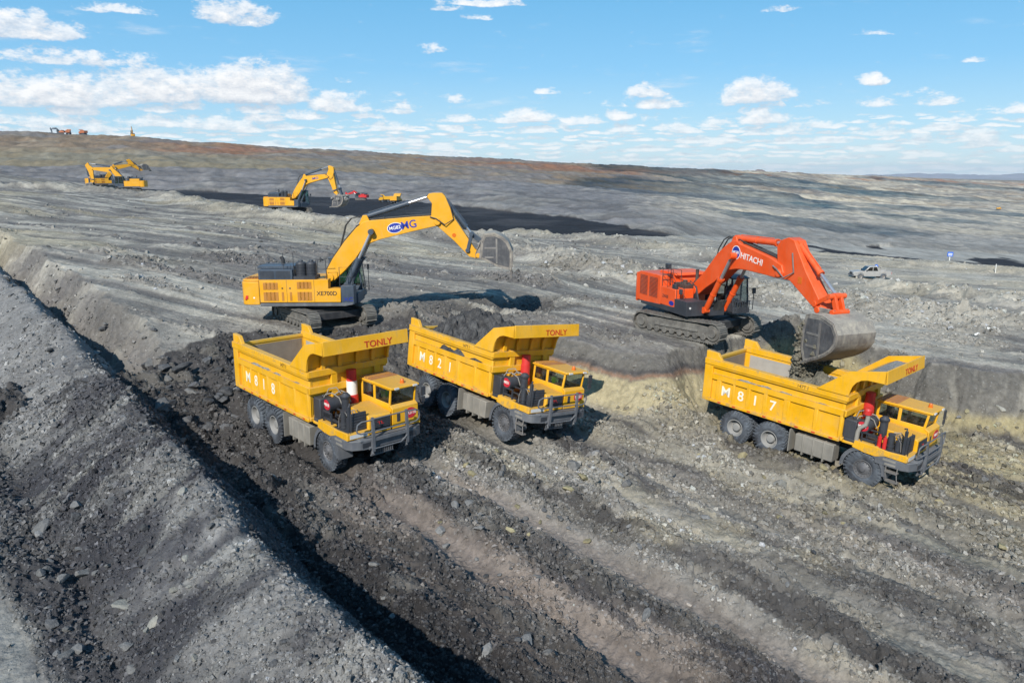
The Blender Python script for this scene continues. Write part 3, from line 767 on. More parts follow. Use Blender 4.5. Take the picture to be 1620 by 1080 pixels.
def soil_mat(name, col, col2):
    m, t, b = new_mat(name)
    P = t.n('ShaderNodeTexCoord').outputs['Object']
    n1 = t.n('ShaderNodeTexNoise', inp={'Vector': P, 'Scale': 2.5, 'Detail': 8, 'Roughness': .7}).outputs[0]
    n2 = t.n('ShaderNodeTexNoise', inp={'Vector': P, 'Scale': 14, 'Detail': 5, 'Roughness': .7}).outputs[0]
    c = t.mix(t.ramp(n1, [(.38, 0), (.62, 1)]), col, col2)
    k = t.ramp(n2, [(.3, .65), (.7, 1.3)])
    c = t.mix(1.0, c, k, 'MULTIPLY')
    t.nt.links.new(c, b.inputs['Base Color']); b.inputs['Roughness'].default_value = .95; b.inputs['Specular IOR Level'].default_value = .1
    bp_ = t.n('ShaderNodeBump', inp={'Height': t.m('ADD', n1, t.m('MULTIPLY', n2, .5)), 'Strength': .9, 'Distance': .1})
    t.nt.links.new(bp_.outputs[0], b.inputs['Normal'])
    return m
M['darksoil'] = soil_mat('dark_soil', (.035, .035, .036), (.11, .108, .105))
M['claysoil'] = soil_mat('clay_soil', (.12, .11, .085), (.22, .20, .15))
M['greysoil'] = soil_mat('grey_soil', (.20, .195, .18), (.30, .29, .26))

Wd = 1.70
def truck_body(root):
    y = M['yellow']
    b = MB()
    # floor and inner shell plates
    b.bx(-7.3, -.98, -1.5, 1.5, 1.72, 1.86)
    for s in (-1, 1):
        y0, y1 = sorted((s*1.50, s*1.60))
        b.bx(-7.36, -.98, y0, y1, 1.64, 3.5)
    b.bx(-1.10, -1.00, -1.62, 1.62, 1.66, 3.62)
    for s in (-1, 1):
        def sd(x0, x1, ya, yb, z0, z1):
            a, c = sorted((s*ya, s*yb)); b.bx(x0, x1, a, c, z0, z1)
        # rear post, lower sill and rails
        sd(-7.44, -7.02, 1.59, 1.70, 1.62, 3.58)
        sd(-7.02, -1.00, 1.59, 1.715, 1.62, 1.76)
        sd(-7.02, -.90, 1.59, 1.69, 2.68, 2.96)
        sd(-7.02, -.92, 1.59, 1.70, 3.24, 3.34)
        a, c = sorted((s*1.46, s*1.74)); b.prism([(-7.44, 3.33), (-.88, 3.33), (-.88, 3.58), (-7.44, 3.60)], a, c)
        # posts between the recessed panels
        lam = [(0, .055), (.10, .132), (.228, .242), (.336, .36), (.463, .488), (.61, .648), (.819, .841), (.985, 1.)]
        for l0, l1 in lam[1:]:
            x0 = -7.4+6.4*l0; x1 = -7.4+6.4*l1
            a, c = sorted((s*1.59, s*1.688))
            b.prismz([(x0-.05, s*1.59), (x0, s*1.688), (x1, s*1.688), (x1+.05, s*1.59)], 1.755, 2.685)
        # raised flag at the rear top corner
        a, c = sorted((s*1.50, s*1.66)); b.prism([(-7.44, 3.59), (-6.62, 3.59), (-6.86, 3.90), (-7.44, 3.93)], a, c)
    # front wall ribs and wrap rails
    for yy in (-.62, .42, 1.25):
        b.bx(-1.0, -.88, yy-.13, yy+.13, 1.75, 3.6)
    b.bx(-1.0, -.865, -1.69, 1.69, 2.69, 2.95); b.bx(-1.0, -.865, -1.70, 1.70, 3.32, 3.57)
    b.bx(-1.0, -.9, -1.66, 1.66, 1.66, 1.80)
    body = b.build('dump_body', y, root, bevel=.018)
    # canopy over the cab
    c = MB()
    side = [(-2.16, 3.585), (-.92, 4.60), (.44, 4.92), (.50, 4.40), (.18, 4.40)] + arc(.06, 3.92, .49, 95, 168, 6)[::1]
    side += [(-.62, 3.58), (-.88, 3.585)]
    # arc runs from the lip back down to the front wall
    side = [(-2.16, 3.585), (-.92, 4.60), (.44, 4.92), (.50, 4.42), (-.24, 4.395), (-.46, 4.33), (-.64, 4.20), (-.76, 4.02), (-.83, 3.80), (-.86, 3.585)]
    for s in (-1, 1):
        a, d = sorted((s*1.70, s*1.785)); c.prism(side, a, d)
    under = [(-1.04, 3.58), (-1.02, 3.92), (-.94, 4.15), (-.78, 4.32), (-.55, 4.42), (-.2, 4.45), (.46, 4.455)]
    c.strip(under, -1.70, 1.70, .07)
    c.prism([(.38, 4.46), (.40, 4.93), (.455, 4.93), (.51, 4.42), (.40, 4.40)], -1.785, 1.785)
    c.prism([(.452, 4.70), (.475, 4.70), (.497, 4.50), (.452, 4.50)], -1.76, 1.76)
    for yy in (-1.05, -.35, .42, 1.1):
        rib = [(-1.02, 3.57), (-.90, 3.57), (-.89, 3.88), (-.82, 4.07), (-.68, 4.22), (-.48, 4.32), (-.2, 4.36), (.40, 4.41), (.40, 4.445), (-.2, 4.44), (-.53, 4.41), (-.76, 4.31), (-.92, 4.14), (-1.0, 3.92)]
        c.prism(rib, yy-.08, yy+.08)
    can = c.build('canopy', y, root, bevel=.012)
    text('maker_lettering', 'TONLY', .33, frame((.500, .46, 4.59), (0, 1, 0), (-.107, 0, 1)), M['redletter'], can, bold=.008, xscale=1.1)
    # tailgate
    g = MB(); g.prism([(-7.36, 1.70), (-7.30, 1.70), (-7.30, 3.46), (-7.36, 3.46)], -1.50, 1.50)
    g.bx(-7.40, -7.26, -1.48, 1.48, 3.38, 3.50)
    for yy in (-1.0, 0, 1.0): g.bx(-7.42, -7.36, yy-.08, yy+.08, 1.75, 3.4)
    tg = g.build('tailgate', M['yellow_inside'], root, bevel=.01)
    l = MB(); l.bx(-7.297, -7.285, -1.40, 1.40, 1.9, 3.30); l.build('wear_plate', M['bucketinner'], tg)
    # worn liner on the inner faces
    l = MB()
    for s in (-1, 1):
        a, d = sorted((s*1.488, s*1.497)); l.bx(-7.05, -1.3, a, d, 1.87, 3.22)
    l.bx(-7.28, -1.12, -1.46, 1.46, 1.864, 1.874); l.bx(-1.112, -1.104, -1.45, 1.45, 1.9, 3.5)
    l.build('bed_liner', M['bedliner'], root)
    # reflectors along the sill
    for k in range(8):
        x = -6.6+k*.74; r = MB(); r.bx(x, x+.16, -1.722, -1.716, 1.66, 1.715); r.build('reflector', M['red'], root)
    return body

def truck_proto():
    root = empty('dump_truck')
    y = M['yellow']
    body = truck_body(root)
    # chassis
    c = MB()
    for s in (-1, 1):
        c.bx(-7.0, 1.55, s*.46-.09, s*.46+.09, .98, 1.32)
        c.bx(-6.9, -1.3, s*.5-.07, s*.5+.07, 1.42, 1.70)
    for x in (-6.7, -4.75, -2.6, -1.2, .5, 1.4): c.bx(x-.08, x+.08, -.46, .46, 1.02, 1.28)
    for x in (-3.95, -5.62):
        c.cyl((x, -1.45, .75), (x, 1.45, .75), .16, 12); c.lathe([(.001, -.32), (.25, -.2), (.3, 0), (.25, .2), (.001, .32)], 14, Matrix.Translation((x, 0, .75)))
    c.cyl((0, -1.3, .75), (0, 1.3, .75), .11, 10)
    for s in (-1, 1):
        c.bx(-5.9, -3.6, s*.78-.1, s*.78+.1, .86, 1.02); c.bx(-4.95, -4.6, s*.78-.12, s*.78+.12, .95, 1.35)
    c.bx(-.4, 1.3, -.42, .42, .75, 1.6)
    c.cyl((-3.6, 0, .8), (-.4, 0, 1.1), .08, 8)
    c.build('chassis', M['chassis'], root, bevel=.01)
    # wheels
    for s in (-1, 1):
        wheel(root, 0, s*1.33, .75, RIMF[s])
        for x in (-3.95, -5.62):
            wheel(root, x, s*1.50, .75, RIMR[s]); wheel(root, x, s*.98, .75, RIMR[-s])
    # fuel tank and mud flaps
    f = MB(); f.bx(-2.85, -1.2, -1.6, -1.02, .62, 1.36)
    for x in (-2.5, -2.05, -1.6): f.bx(x-.035, x+.035, -1.63, -1.0, .50, 1.39)
    f.build('fuel_tank', M['tank'], root, bevel=.03)
    f = MB(); f.bx(-2.8, -1.5, 1.0, 1.55, .65, 1.3); f.build('air_tank', M['tank'], root, bevel=.03)
    for s in (-1, 1):
        f = MB(); a, d = sorted((s*.85, s*1.7)); f.bx(-3.08, -3.04, a, d, .52, 1.5); f.build('mud_flap', M['tank'], root)
    # front arch fenders
    for s in (-1, 1):
        f = MB()
        a, d = sorted((s*1.02, s*1.60))
        f.strip(arc(0, .75, .90, -5, 187, 14), a, d, .035)
        a, d = sorted((s*1.585, s*1.605)); f.strip(arc(0, .75, .86, 0, 182, 14), a, d, .10)
        f.build('wheel_arch', M['grey'], root)
    # deck with yellow skirt
    f = MB()
    skirt = [(-.5, 1.56), (-.42, 1.86), (.45, 1.84), (.85, 1.80), (1.55, 1.84), (1.57, 1.57), (.78, 1.58), (.42, 1.46), (.0, 1.47)]
    f.prism(skirt, -1.62, -1.54)
    f.bx(1.42, 1.60, -1.615, -.72, 1.58, 1.80); f.prism([(-.5, 1.76), (-.42, 1.86), (.45, 1.84), (.45, 1.78)], -1.54, -1.35)
    f.bx(-.98, -.5, -1.56, -1.0, 1.60, 1.70)
    dk = f.build('deck', y, root, bevel=.012)
    f = MB(); f.prism(skirt, 1.42, 1.50); f.build('deck_skirt', y, dk, bevel=.012)
    f = MB(); f.bx(-1.0, 1.5, -1.535, 1.41, 1.70, 1.76); f.build('deck_plate', M['dark'], dk)
    l = MB(); l.bx(1.601, 1.612, -1.52, -.82, 1.62, 1.76); l.build('headlight', M['lens'], dk); 
    l = MB(); l.bx(1.561, 1.572, .82, 1.30, 1.42, 1.54); l.build('headlight', M['lens'], dk)
    # engine hood
    h = MB()
    h.prism([(.02, 1.76), (.02, 2.33), (.15, 2.36), (1.50, 2.27), (1.56, 2.20), (1.57, 1.60), (1.40, 1.58)], -.72, .22)
    hd = h.build('engine_hood', y, root, bevel=.025)
    g = MB(); g.bx(1.572, 1.59, -.64, .17, 1.72, 2.18)
    for k in range(7): g.bx(1.59, 1.60, -.62, .15, 1.75+k*.062, 1.785+k*.062)
    gr = g.build('grille', M['dark'], hd, bevel=.004)
    text('grille_emblem', 'TL', .15, front_side(1.604, -.25, 1.97), M['red'], gr, bold=.01, xscale=1.6)
    # cab
    cb = MB()
    y0, y1 = .27, 1.40
    # lower shell: nose and side walls below the windows
    low = [(-.50, 1.72), (-.50, 2.44), (1.40, 2.42), (1.57, 2.34), (1.58, 1.60), (.9, 1.58)]
    cb.prism(low, y0, y0+.06); cb.prism(low, y1-.06, y1)
    cb.bx(1.50, 1.578, y0, y1, 1.60, 2.33); cb.prism([(1.34, 2.38), (1.40, 2.45), (1.59, 2.34), (1.52, 2.30)], y0, y1)
    cb.bx(-.50, -.44, y0, y1, 1.72, 2.46)
    cb.bx(-.48, 1.5, y0, y1, 1.68, 1.76)
    # pillars and window heads
    def pil(xa0, xa1, xb0, xb1, yy0, yy1): cb.add([(xa0, yy0, 2.42), (xa1, yy0, 2.42), (xa1, yy1, 2.42), (xa0, yy1, 2.42), (xb0, yy0, 3.05), (xb1, yy0, 3.05), (xb1, yy1, 3.05), (xb0, yy1, 3.05)], [(3,2,1,0),(4,5,6,7),(0,1,5,4),(1,2,6,5),(2,3,7,6),(3,0,4,7)])
    for s0, s1 in ((y0, y0+.06), (y1-.06, y1)):
        pil(-.50, -.40, -.48, -.38, s0, s1); pil(.34, .46, .34, .46, s0, s1); pil(1.32, 1.42, 1.42, 1.50, s0, s1)
        cb.bx(-.48, 1.46, s0, s1, 3.0, 3.07); cb.bx(-.45, 1.36, s0+.001, s1-.001, 2.40, 2.49)
    pil(-.50, -.44, -.48, -.42, y0+.05, y0+.12); pil(-.50, -.44, -.48, -.42, y1-.12, y1-.05)
    cb.bx(1.42, 1.5, y0+.06, y1-.06, 3.0, 3.06); cb.bx(-.48, -.42, y0+.06, y1-.06, 2.98, 3.06)
    cab = cb.build('cab', y, root, bevel=.014)
    rf = MB(); rf.prism([(-.54, 3.06), (-.54, 3.13), (.30, 3.16), (1.60, 3.14), (1.62, 3.06)], y0-.05, y1+.05)
    for k in range(4): rf.bx(-.48+k*.19, -.40+k*.19, y0, y1, 3.13, 3.165)
    roof = rf.build('cab_roof', y, cab, bevel=.02)
    rp = MB(); rp.prism([(-.53, 3.134), (.28, 3.163), (.28, 3.168), (-.53, 3.139)], y0-.045, y1+.045)
    for k in range(4): rp.bx(-.475+k*.19, -.405+k*.19, y0+.02, y1-.02, 3.14, 3.178)
    rp.build('roof_panel', M['rustroof'], roof)
    l = MB(); l.cyl((1.25, .95, 3.14), (1.25, .95, 3.18), .09, 12); l.lathe([(.07, 0), (.07, .08), (.04, .12), (.001, .125)], 12, Matrix.Translation((1.25, .95, 3.18)), 'Z'); l.build('beacon', M['lamp'], cab)
    for yy in (.45, 1.25): l = MB(); l.bx(1.60, 1.66, yy-.09, yy+.09, 3.06, 3.12); l.build('roof_lamp', M['lens'], cab)
    w = MB(); w.add([(1.375, y0+.07, 2.46), (1.375, y1-.07, 2.46), (1.46, y1-.07, 2.99), (1.46, y0+.07, 2.99)], [(0,1,2,3)]); w.build('windscreen', M['glass'], cab)
    for yy, nm in ((y0+.03, 'side_window'), (y1-.03, 'side_window')):
        for xa, xb, xc in ((-.40, .34, .34), (.46, 1.33, 1.42)):
            w = MB(); w.add([(xa, yy, 2.48), (xb, yy, 2.48), (xc, yy, 3.0), (xa+.01, yy, 3.0)], [(0,1,2,3)]); w.build(nm, M['glass'], cab)
    w = MB(); w.add([(-.46, y0+.1, 2.45), (-.46, y1-.1, 2.45), (-.45, y1-.1, 2.99), (-.45, y0+.1, 2.99)], [(0,1,2,3)]); w.build('rear_window', M['glass'], cab)
    i = MB(); i.bx(-.15, .35, .55, 1.15, 1.77, 2.12); i.prism([(-.2, 2.1), (-.05, 2.1), (-.12, 2.75), (-.24, 2.75)], .57, 1.13); 
    i.build('driver_seat', M['cabin'], cab, bevel=.04)
    i = MB(); i.bx(1.08, 1.42, .36, 1.32, 1.9, 2.40)
    i.lathe([(.19, -.02), (.215, 0), (.19, .02), (.17, 0), (.19, -.02)], 20, Matrix.Translation((.92, .85, 2.42)) @ Matrix.Rotation(rad(-30), 4, 'Y'), 'Z'); i.cyl((.95, .85, 2.4), (1.1, .85, 2.2), .03); i.build('dashboard', M['cabin'], cab)
    # mirrors
    m = MB()
    m.tube([(1.45, 1.40, 3.0), (1.62, 1.62, 3.0), (1.62, 1.62, 2.3), (1.5, 1.42, 2.25)], .016, 6); m.bx(1.59, 1.64, 1.53, 1.72, 2.62, 2.95); m.bx(1.59, 1.64, 1.54, 1.70, 2.38, 2.58); m.build('wing_mirror', M['dark'], cab)
    m = MB(); m.tube([(1.52, -1.45, 1.8), (1.58, -1.5, 2.75)], .014, 6); m.build('marker_rod', M['dark'], root)
    # vent and red round sign on the nose
    v = MB(); v.bx(1.579, 1.588, .46, .60, 1.83, 2.13); v.build('nose_vent', M['dark'], cab)
    s = MB(); s.lathe([(.20, 0), (.20, .012), (.001, .012)], 28, Matrix.Translation((1.579, 1.06, 2.06)) @ Matrix.Diagonal((1, 1.25, 1, 1)), 'X'); sg = s.build('nose_sign', M['signred'], cab)
    root['sign'] = 1
    # hoist cylinder
    hc = MB(); hc.cyl((-.60, .0, 1.5), (-.70, .0, 2.45), .22, 20); hc.cyl((-.69, .0, 2.4), (-.72, .0, 3.42), .19, 20); ho = hc.build('hoist_cylinder', M['red'], root)
    hc = MB(); hc.cyl((-.70, .0, 2.46), (-.712, .0, 2.99), .205, 20); hc.build('hoist_sleeve', M['white'], ho)
    # bumper
    b = MB()
    pl = [(1.86, -1.1), (1.86, 1.05), (1.72, 1.38), (1.38, 1.46), (.75, 1.46), (.75, 1.38), (1.34, 1.30), (1.55, 1.2), (1.55, -1.3), (1.32, -1.5), (.70, -1.52), (.42, -1.54), (.42, -1.61), (1.42, -1.61), (1.66, -1.50)]
    b.prismz(pl, 1.20, 1.55)
    b.bx(1.45, 1.84, -1.25, 1.15, 1.50, 1.575)
    bu = b.build('bumper', M['grey'], root, bevel=.02)
    for yy in (-1.02, .9): l = MB(); l.bx(1.858, 1.868, yy-.16, yy+.16, 1.28, 1.46); l.build('bumper_recess', M['dark'], bu)
    l = MB(); l.bx(.72, 1.2, -1.622, -1.607, 1.42, 1.50); l.bx(.8, 1.22, -1.622, -1.607, 1.27, 1.34); l.build('bumper_step', M['tank'], bu)
    # bull bar
    b = MB()
    for yy in (-.80, .63):
        b.prism([(1.94, 1.12), (2.0, 1.12), (2.02, 1.7), (1.96, 2.36), (1.90, 2.36), (1.93, 1.7), (1.86, 1.25)], yy-.05, yy+.05)
        b.cyl((1.88, yy-.14, 1.24), (1.88, yy+.14, 1.24), .055, 10); b.tube([(1.84, yy, 1.2), (1.92, yy, 1.02), (1.86, yy, .98)], .04, 6)
    b.tube([(1.95, -.8, 2.30), (1.93, .63, 2.30)], .026); b.tube([(1.98, -.8, 1.86), (1.98, .63, 1.86)], .026)
    b.tube([(1.99, -.8, 1.22), (1.99, .35, 1.22), (2.0, .5, 1.34), (2.0, .62, 1.42)], .026)
    b.prism([(1.96, 1.50), (2.0, 1.50), (2.0, 1.62), (1.96, 1.62)], -.75, .58)
    b.tube([(1.95, -.8, 2.28), (1.90, -1.22, 2.27), (1.86, -1.36, 2.18), (1.86, -1.40, 2.0), (1.86, -1.38, 1.90), (1.90, -1.25, 1.84), (1.97, -.8, 1.86)], .03)
    b.tube([(1.94, .63, 2.28), (1.90, 1.05, 2.26), (1.86, 1.22, 2.17), (1.86, 1.27, 2.0), (1.86, 1.22, 1.87), (1.90, 1.08, 1.81), (1.97, .63, 1.82)], .03)
    b.build('bull_bar', M['grey'], root)
    g = MB()
    for k in range(11): g.bx(1.72, 1.76, -.76+k*.088-.014, -.76+k*.088+.014, .90, 1.22)
    g.bx(1.71, 1.77, -.80, .16, .88, .92); g.bx(1.71, 1.77, -.80, .16, 1.19, 1.23); g.build('lower_grate', M['grey'], root)
    # boarding steps
    l = MB()
    for z, dx in ((1.02, 0), (.66, .06)):
        l.bx(.86+dx, 1.32+dx, -1.66, -1.46, z-.025, z+.025)
    for x in (.88, 1.30): l.tube([(x, -1.6, 1.25), (x, -1.62, 1.0), (x+.06, -1.62, .64)], .02, 6)
    l.build('boarding_step', M['steel'], root)
    # equipment on the right-hand deck
    e = MB(); e.bx(-1.0, -.50, -1.48, -.95, 1.78, 2.58); e.bx(-1.06, -.44, -1.54, -.9, 1.72, 1.80); e.cyl((-.72, -1.2, 2.58), (-.72, -1.2, 2.66), .07)
    e.build('hydraulic_tank', M['dark'], root, bevel=.03)
    e = MB(); e.cyl((-.34, -1.28, 2.34), (-.30, -.45, 2.40), .26, 20); e.cyl((.30, -.88, 2.1), (.30, -.88, 2.72), .15, 16)
    e.lathe([(.17, 0), (.19, .03), (.19, .1), (.12, .17), (.10, .2), (.001, .2)], 18, Matrix.Translation((.30, -.88, 2.70)), 'Z'); af = e.build('air_filter', M['dark'], root)
    e = MB(); e.lathe([(.19, 0), (.19, -.014), (.001, -.014)], 26, Matrix.Translation((-.34, -1.285, 2.38)) @ Matrix.Diagonal((1.25, 1, 1, 1)), 'Y'); e.build('side_sign', M['signred'], af)
    e = MB()
    for (xa, ya) in ((-.22, -1.5), (.34, -1.5), (-.22, -1.0), (.34, -1.0)): e.bx(xa-.025, xa+.025, ya-.025, ya+.025, 1.76, 2.25)
    for z in (1.98, 2.23): e.bx(-.22, .34, -1.525, -1.475, z-.025, z+.025); e.bx(-.22, .34, -1.025, -.975, z-.025, z+.025)
    e.build('equipment_rack', M['dark'], root)
    e = MB()
    e.tube([(-.7, -1.1, 2.62), (-.66, -1.0, 2.86), (-.45, -.8, 2.92), (-.28, -.72, 2.72)], .022, 7)
    e.tube([(-.6, -1.25, 2.6), (-.55, -1.2, 2.72), (-.35, -1.05, 2.78), (-.1, -.9, 2.62), (.05, -.85, 2.3)], .022, 7)
    e.tube([(-.6, -.8, 2.62), (-.5, -.6, 2.75), (-.2, -.5, 2.7), (.1, -.55, 2.45)], .025, 7)
    e.build('hydraulic_hose', M['tank'], root)
    e = MB(); e.cyl((.78, -1.25, 1.78), (.78, -1.25, 2.36), .12, 14); e.cyl((.78, -1.25, 2.36), (.78, -1.25, 2.42), .13, 14); e.cyl((.78, -1.25, 1.9), (.78, -1.25, 1.98), .145, 14)
    e.cyl((1.05, -1.2, 1.78), (1.05, -1.2, 2.2), .11, 14); e.cyl((1.05, -1.2, 2.2), (1.05, -1.2, 2.30), .06, 12)
    e.build('fuel_filter', M['dark'], root)
    e = MB()
    for a in range(5):
        yy = -1.38+.12*a; e.tube([(.62+.05*a, yy, 1.78), (.60+.05*a, yy+.03, 2.1), (.72, yy+.05, 2.36), (.95, yy+.1, 2.40), (1.15, yy+.12, 2.15), (1.2, yy+.1, 1.8)], .016, 6)
    e.build('pipe_bundle', M['steel'], root)
    e = MB(); e.bx(1.28, 1.38, -1.42, -1.32, 1.76, 2.72); e.tube([(1.33, -1.37, 2.7), (1.3, -1.3, 2.8), (1.2, -1.28, 2.76)], .03); e.build('stack_post', M['dark'], root, bevel=.01)
    e = MB(); e.bx(1.36, 1.44, -1.36, -.74, 1.80, 2.46)
    for k in range(6): e.bx(1.44, 1.455, -1.33, -.77, 1.84+k*.1, 1.90+k*.1)
    e.build('radiator_screen', M['dark'], root, bevel=.008)
    return root

PROTO = truck_proto()
def set_sign(root, nose, side):
    for ch in root.children:
        if ch.name.startswith('cab'):
            for g in ch.children:
                if g.name.startswith('nose_sign'):
                    text('sign_lettering', nose, .17, front_side(1.592, 1.06, 2.06), M['white'], ch, bold=.006)
        if ch.name.startswith('air_filter'):
            text('sign_lettering', side, .16, right_side(-.34, -1.302, 2.38), M['white'], ch, bold=.006)
def finish_truck(root, code, nose, label):
    Rm, tr = TRUCKS[code]; Rm = Rm.to_4x4(); Rm.translation = tr; root.matrix_world = Rm
    tag(root, label, 'dump truck', 'yellow dump trucks at the loading face')
    for k, chx in enumerate(code):
        x = (-6.29, -5.54, -4.83, -4.00)[k]
        text('painted_number', chx, .62, right_side(x-.02, -1.604, 2.21), M['numberwhite'], root, bold=.022)
    text('load_marking', '147T I', .20, right_side(-2.75, -1.743, 3.45), M['black'], root, bold=.0, xscale=.95)
    set_sign(root, nose, code)
T818 = PROTO; T821 = dup(PROTO); T817 = dup(PROTO)
finish_truck(T818, 'M818', 'NO:10', 'empty yellow dump truck marked M818, parked nearest the dark berm')
finish_truck(T821, 'M821', 'M821', 'tilted yellow dump truck marked M821, heaped with dark rubble')
finish_truck(T817, 'M817', 'M817', 'yellow dump truck marked M817 being loaded under the orange excavator')
def child(root, nm):
    return [c for c in root.children if c.name.split('.')[0] == nm]
# differences between the three trucks
for T in (T821, T817):
    hs = [c for c in child(T, 'hoist_cylinder')[0].children][0]; hs.data = hs.data.copy(); hs.data.materials[0] = M['red']
c = child(T818, 'boarding_step')[0]; bpy.data.objects.remove(c)
c = child(T817, 'radiator_screen')[0]
e = MB()
for x in (.42, .62): e.cyl((x, -1.40, 1.78), (x, -1.40, 2.22), .075, 12); e.cyl((x, -1.40, 2.22), (x, -1.40, 2.32), .035, 8)
e.build('fire_extinguisher', M['red'], T817)
e = MB(); e.tube([(-.42, -1.5, 1.76), (-.40, -1.5, 2.2), (-.36, -1.46, 2.36), (-.2, -1.35, 2.5), (-.18, -1.3, 2.75), (-.2, -1.28, 2.95)], .085, 12); ex = e.build('exhaust_pipe', M['tank'], T817)
e = MB(); e.cyl((-.22, -1.28, 2.92), (-.22, -1.28, 3.1), .15, 16); e.lathe([(.15, 0), (.12, .07), (.001, .1)], 16, Matrix.Translation((-.22, -1.28, 3.1)), 'Z'); e.build('rain_cap', M['red'], ex)

def world_of(root, x, y, z): return root.matrix_world @ Vector((x, y, z))
def heap(root, name, mat, fn, label, cat, x0=-7.25, x1=-1.15, y=1.45, nx=150, ny=80):
    me = lump_mesh(name, fn, nx, ny, x0, x1, -y, y); me.materials.append(mat)
    o = bpy.data.objects.new(name, me); COL.objects.link(o); o.matrix_world = root.matrix_world; tag(o, label, cat, kind='stuff'); return o
bpy.context.view_layer.update()
def rough(x, y, sd, a=.30):
    wx = x+(fbm(x/.3, y/.3, 2, sd+4)-.5)*.3
    return a*blocks(wx/.55, y/.55, sd, .3)+a*.5*blocks(wx/.24, y/.24, sd+1, .2)+(fbm(x/.7, y/.7, 4, sd+2)-.5)*.4
def h821(x, y):
    m = 4.55*np.exp(-((x+4.6)/2.3)**4*.8-((y+.15)/1.15)**4*.25)+2.2*0
    z = 2.9+1.25*np.exp(-((x+4.9)/1.6)**2-((y+.1)/1.05)**2)+1.0*np.exp(-((x+2.9)/1.3)**2-((y-.4)/.95)**2)+.3
    edge = np.minimum(np.minimum(x+7.25, -1.15-x), 1.45-np.abs(y)); z = z-.75*np.exp(-edge/.35)
    return z+rough(x, y, 210, .34)
heap(T821, 'rubble_load', M['darksoil'], h821, 'dark grey rubble heaped in the bed of the tilted truck', 'rubble')
def h817(x, y):
    z = 2.05+1.1*np.exp(-((x+3.4)/1.5)**2-((y-.3)/1.1)**2)+.75*np.exp(-((x+1.8)/1.0)**2-(y/1.2)**2)
    return z+rough(x, y, 220, .26)*np.clip((x+6.2)/1.2, 0, 1)-np.clip(-5.2-x, 0, 3)*.3
heap(T817, 'clay_load', M['claysoil'], h817, 'grey clay half filling the truck under the orange bucket', 'soil')
def canopy_dirt(root, lab, a):
    def fn(x, y):
        base = np.interp(x, [-1.02, -.94, -.78, -.55, -.2, .46], [3.95, 4.2, 4.38, 4.49, 4.52, 4.53])
        edge = np.minimum(np.minimum(x+.75, .40-x)*1.3, 1.66-np.abs(y)); 
        return base-.06+np.clip(edge, 0, .5)*a+(fbm(x/.3, y/.3, 3, 230)-.5)*.08
    me = lump_mesh('canopy_dirt', fn, 26, 60, -.7, .385, -1.68, 1.68); me.materials.append(M['greysoil'])
    o = bpy.data.objects.new('canopy_dirt', me); COL.objects.link(o); o.matrix_world = root.matrix_world; tag(o, lab, 'soil', kind='stuff')
canopy_dirt(T817, 'pale dirt settled on the canopy of truck M817', .35)

def ledge_dirt(root, mat, lab, amp):
    def fn(x, y):
        e = np.minimum(np.minimum(x+6.95, -1.6-x)*.6, 1)
        return 2.955+np.clip(e, 0, 1)*np.clip((fbm(x/.9, x*0+y*2, 4, 240+int(amp*100))-.38)*amp*3, -.01, .22)*np.clip((1.70-np.abs(y))/.05, 0, 1)
    me = lump_mesh('ledge_dirt', fn, 220, 6, -6.95, -1.6, -1.70, -1.60); me.materials.append(mat)
    o = bpy.data.objects.new('ledge_dirt', me); COL.objects.link(o); o.matrix_world = root.matrix_world; tag(o, lab, 'soil', kind='stuff')
ledge_dirt(T818, M['greysoil'], 'thin dust lying on the side rail of truck M818', .10)
ledge_dirt(T821, M['darksoil'], 'dark dirt caught on the side rail of truck M821', .34)
ledge_dirt(T817, M['greysoil'], 'thin dust lying on the side rail of truck M817', .10)
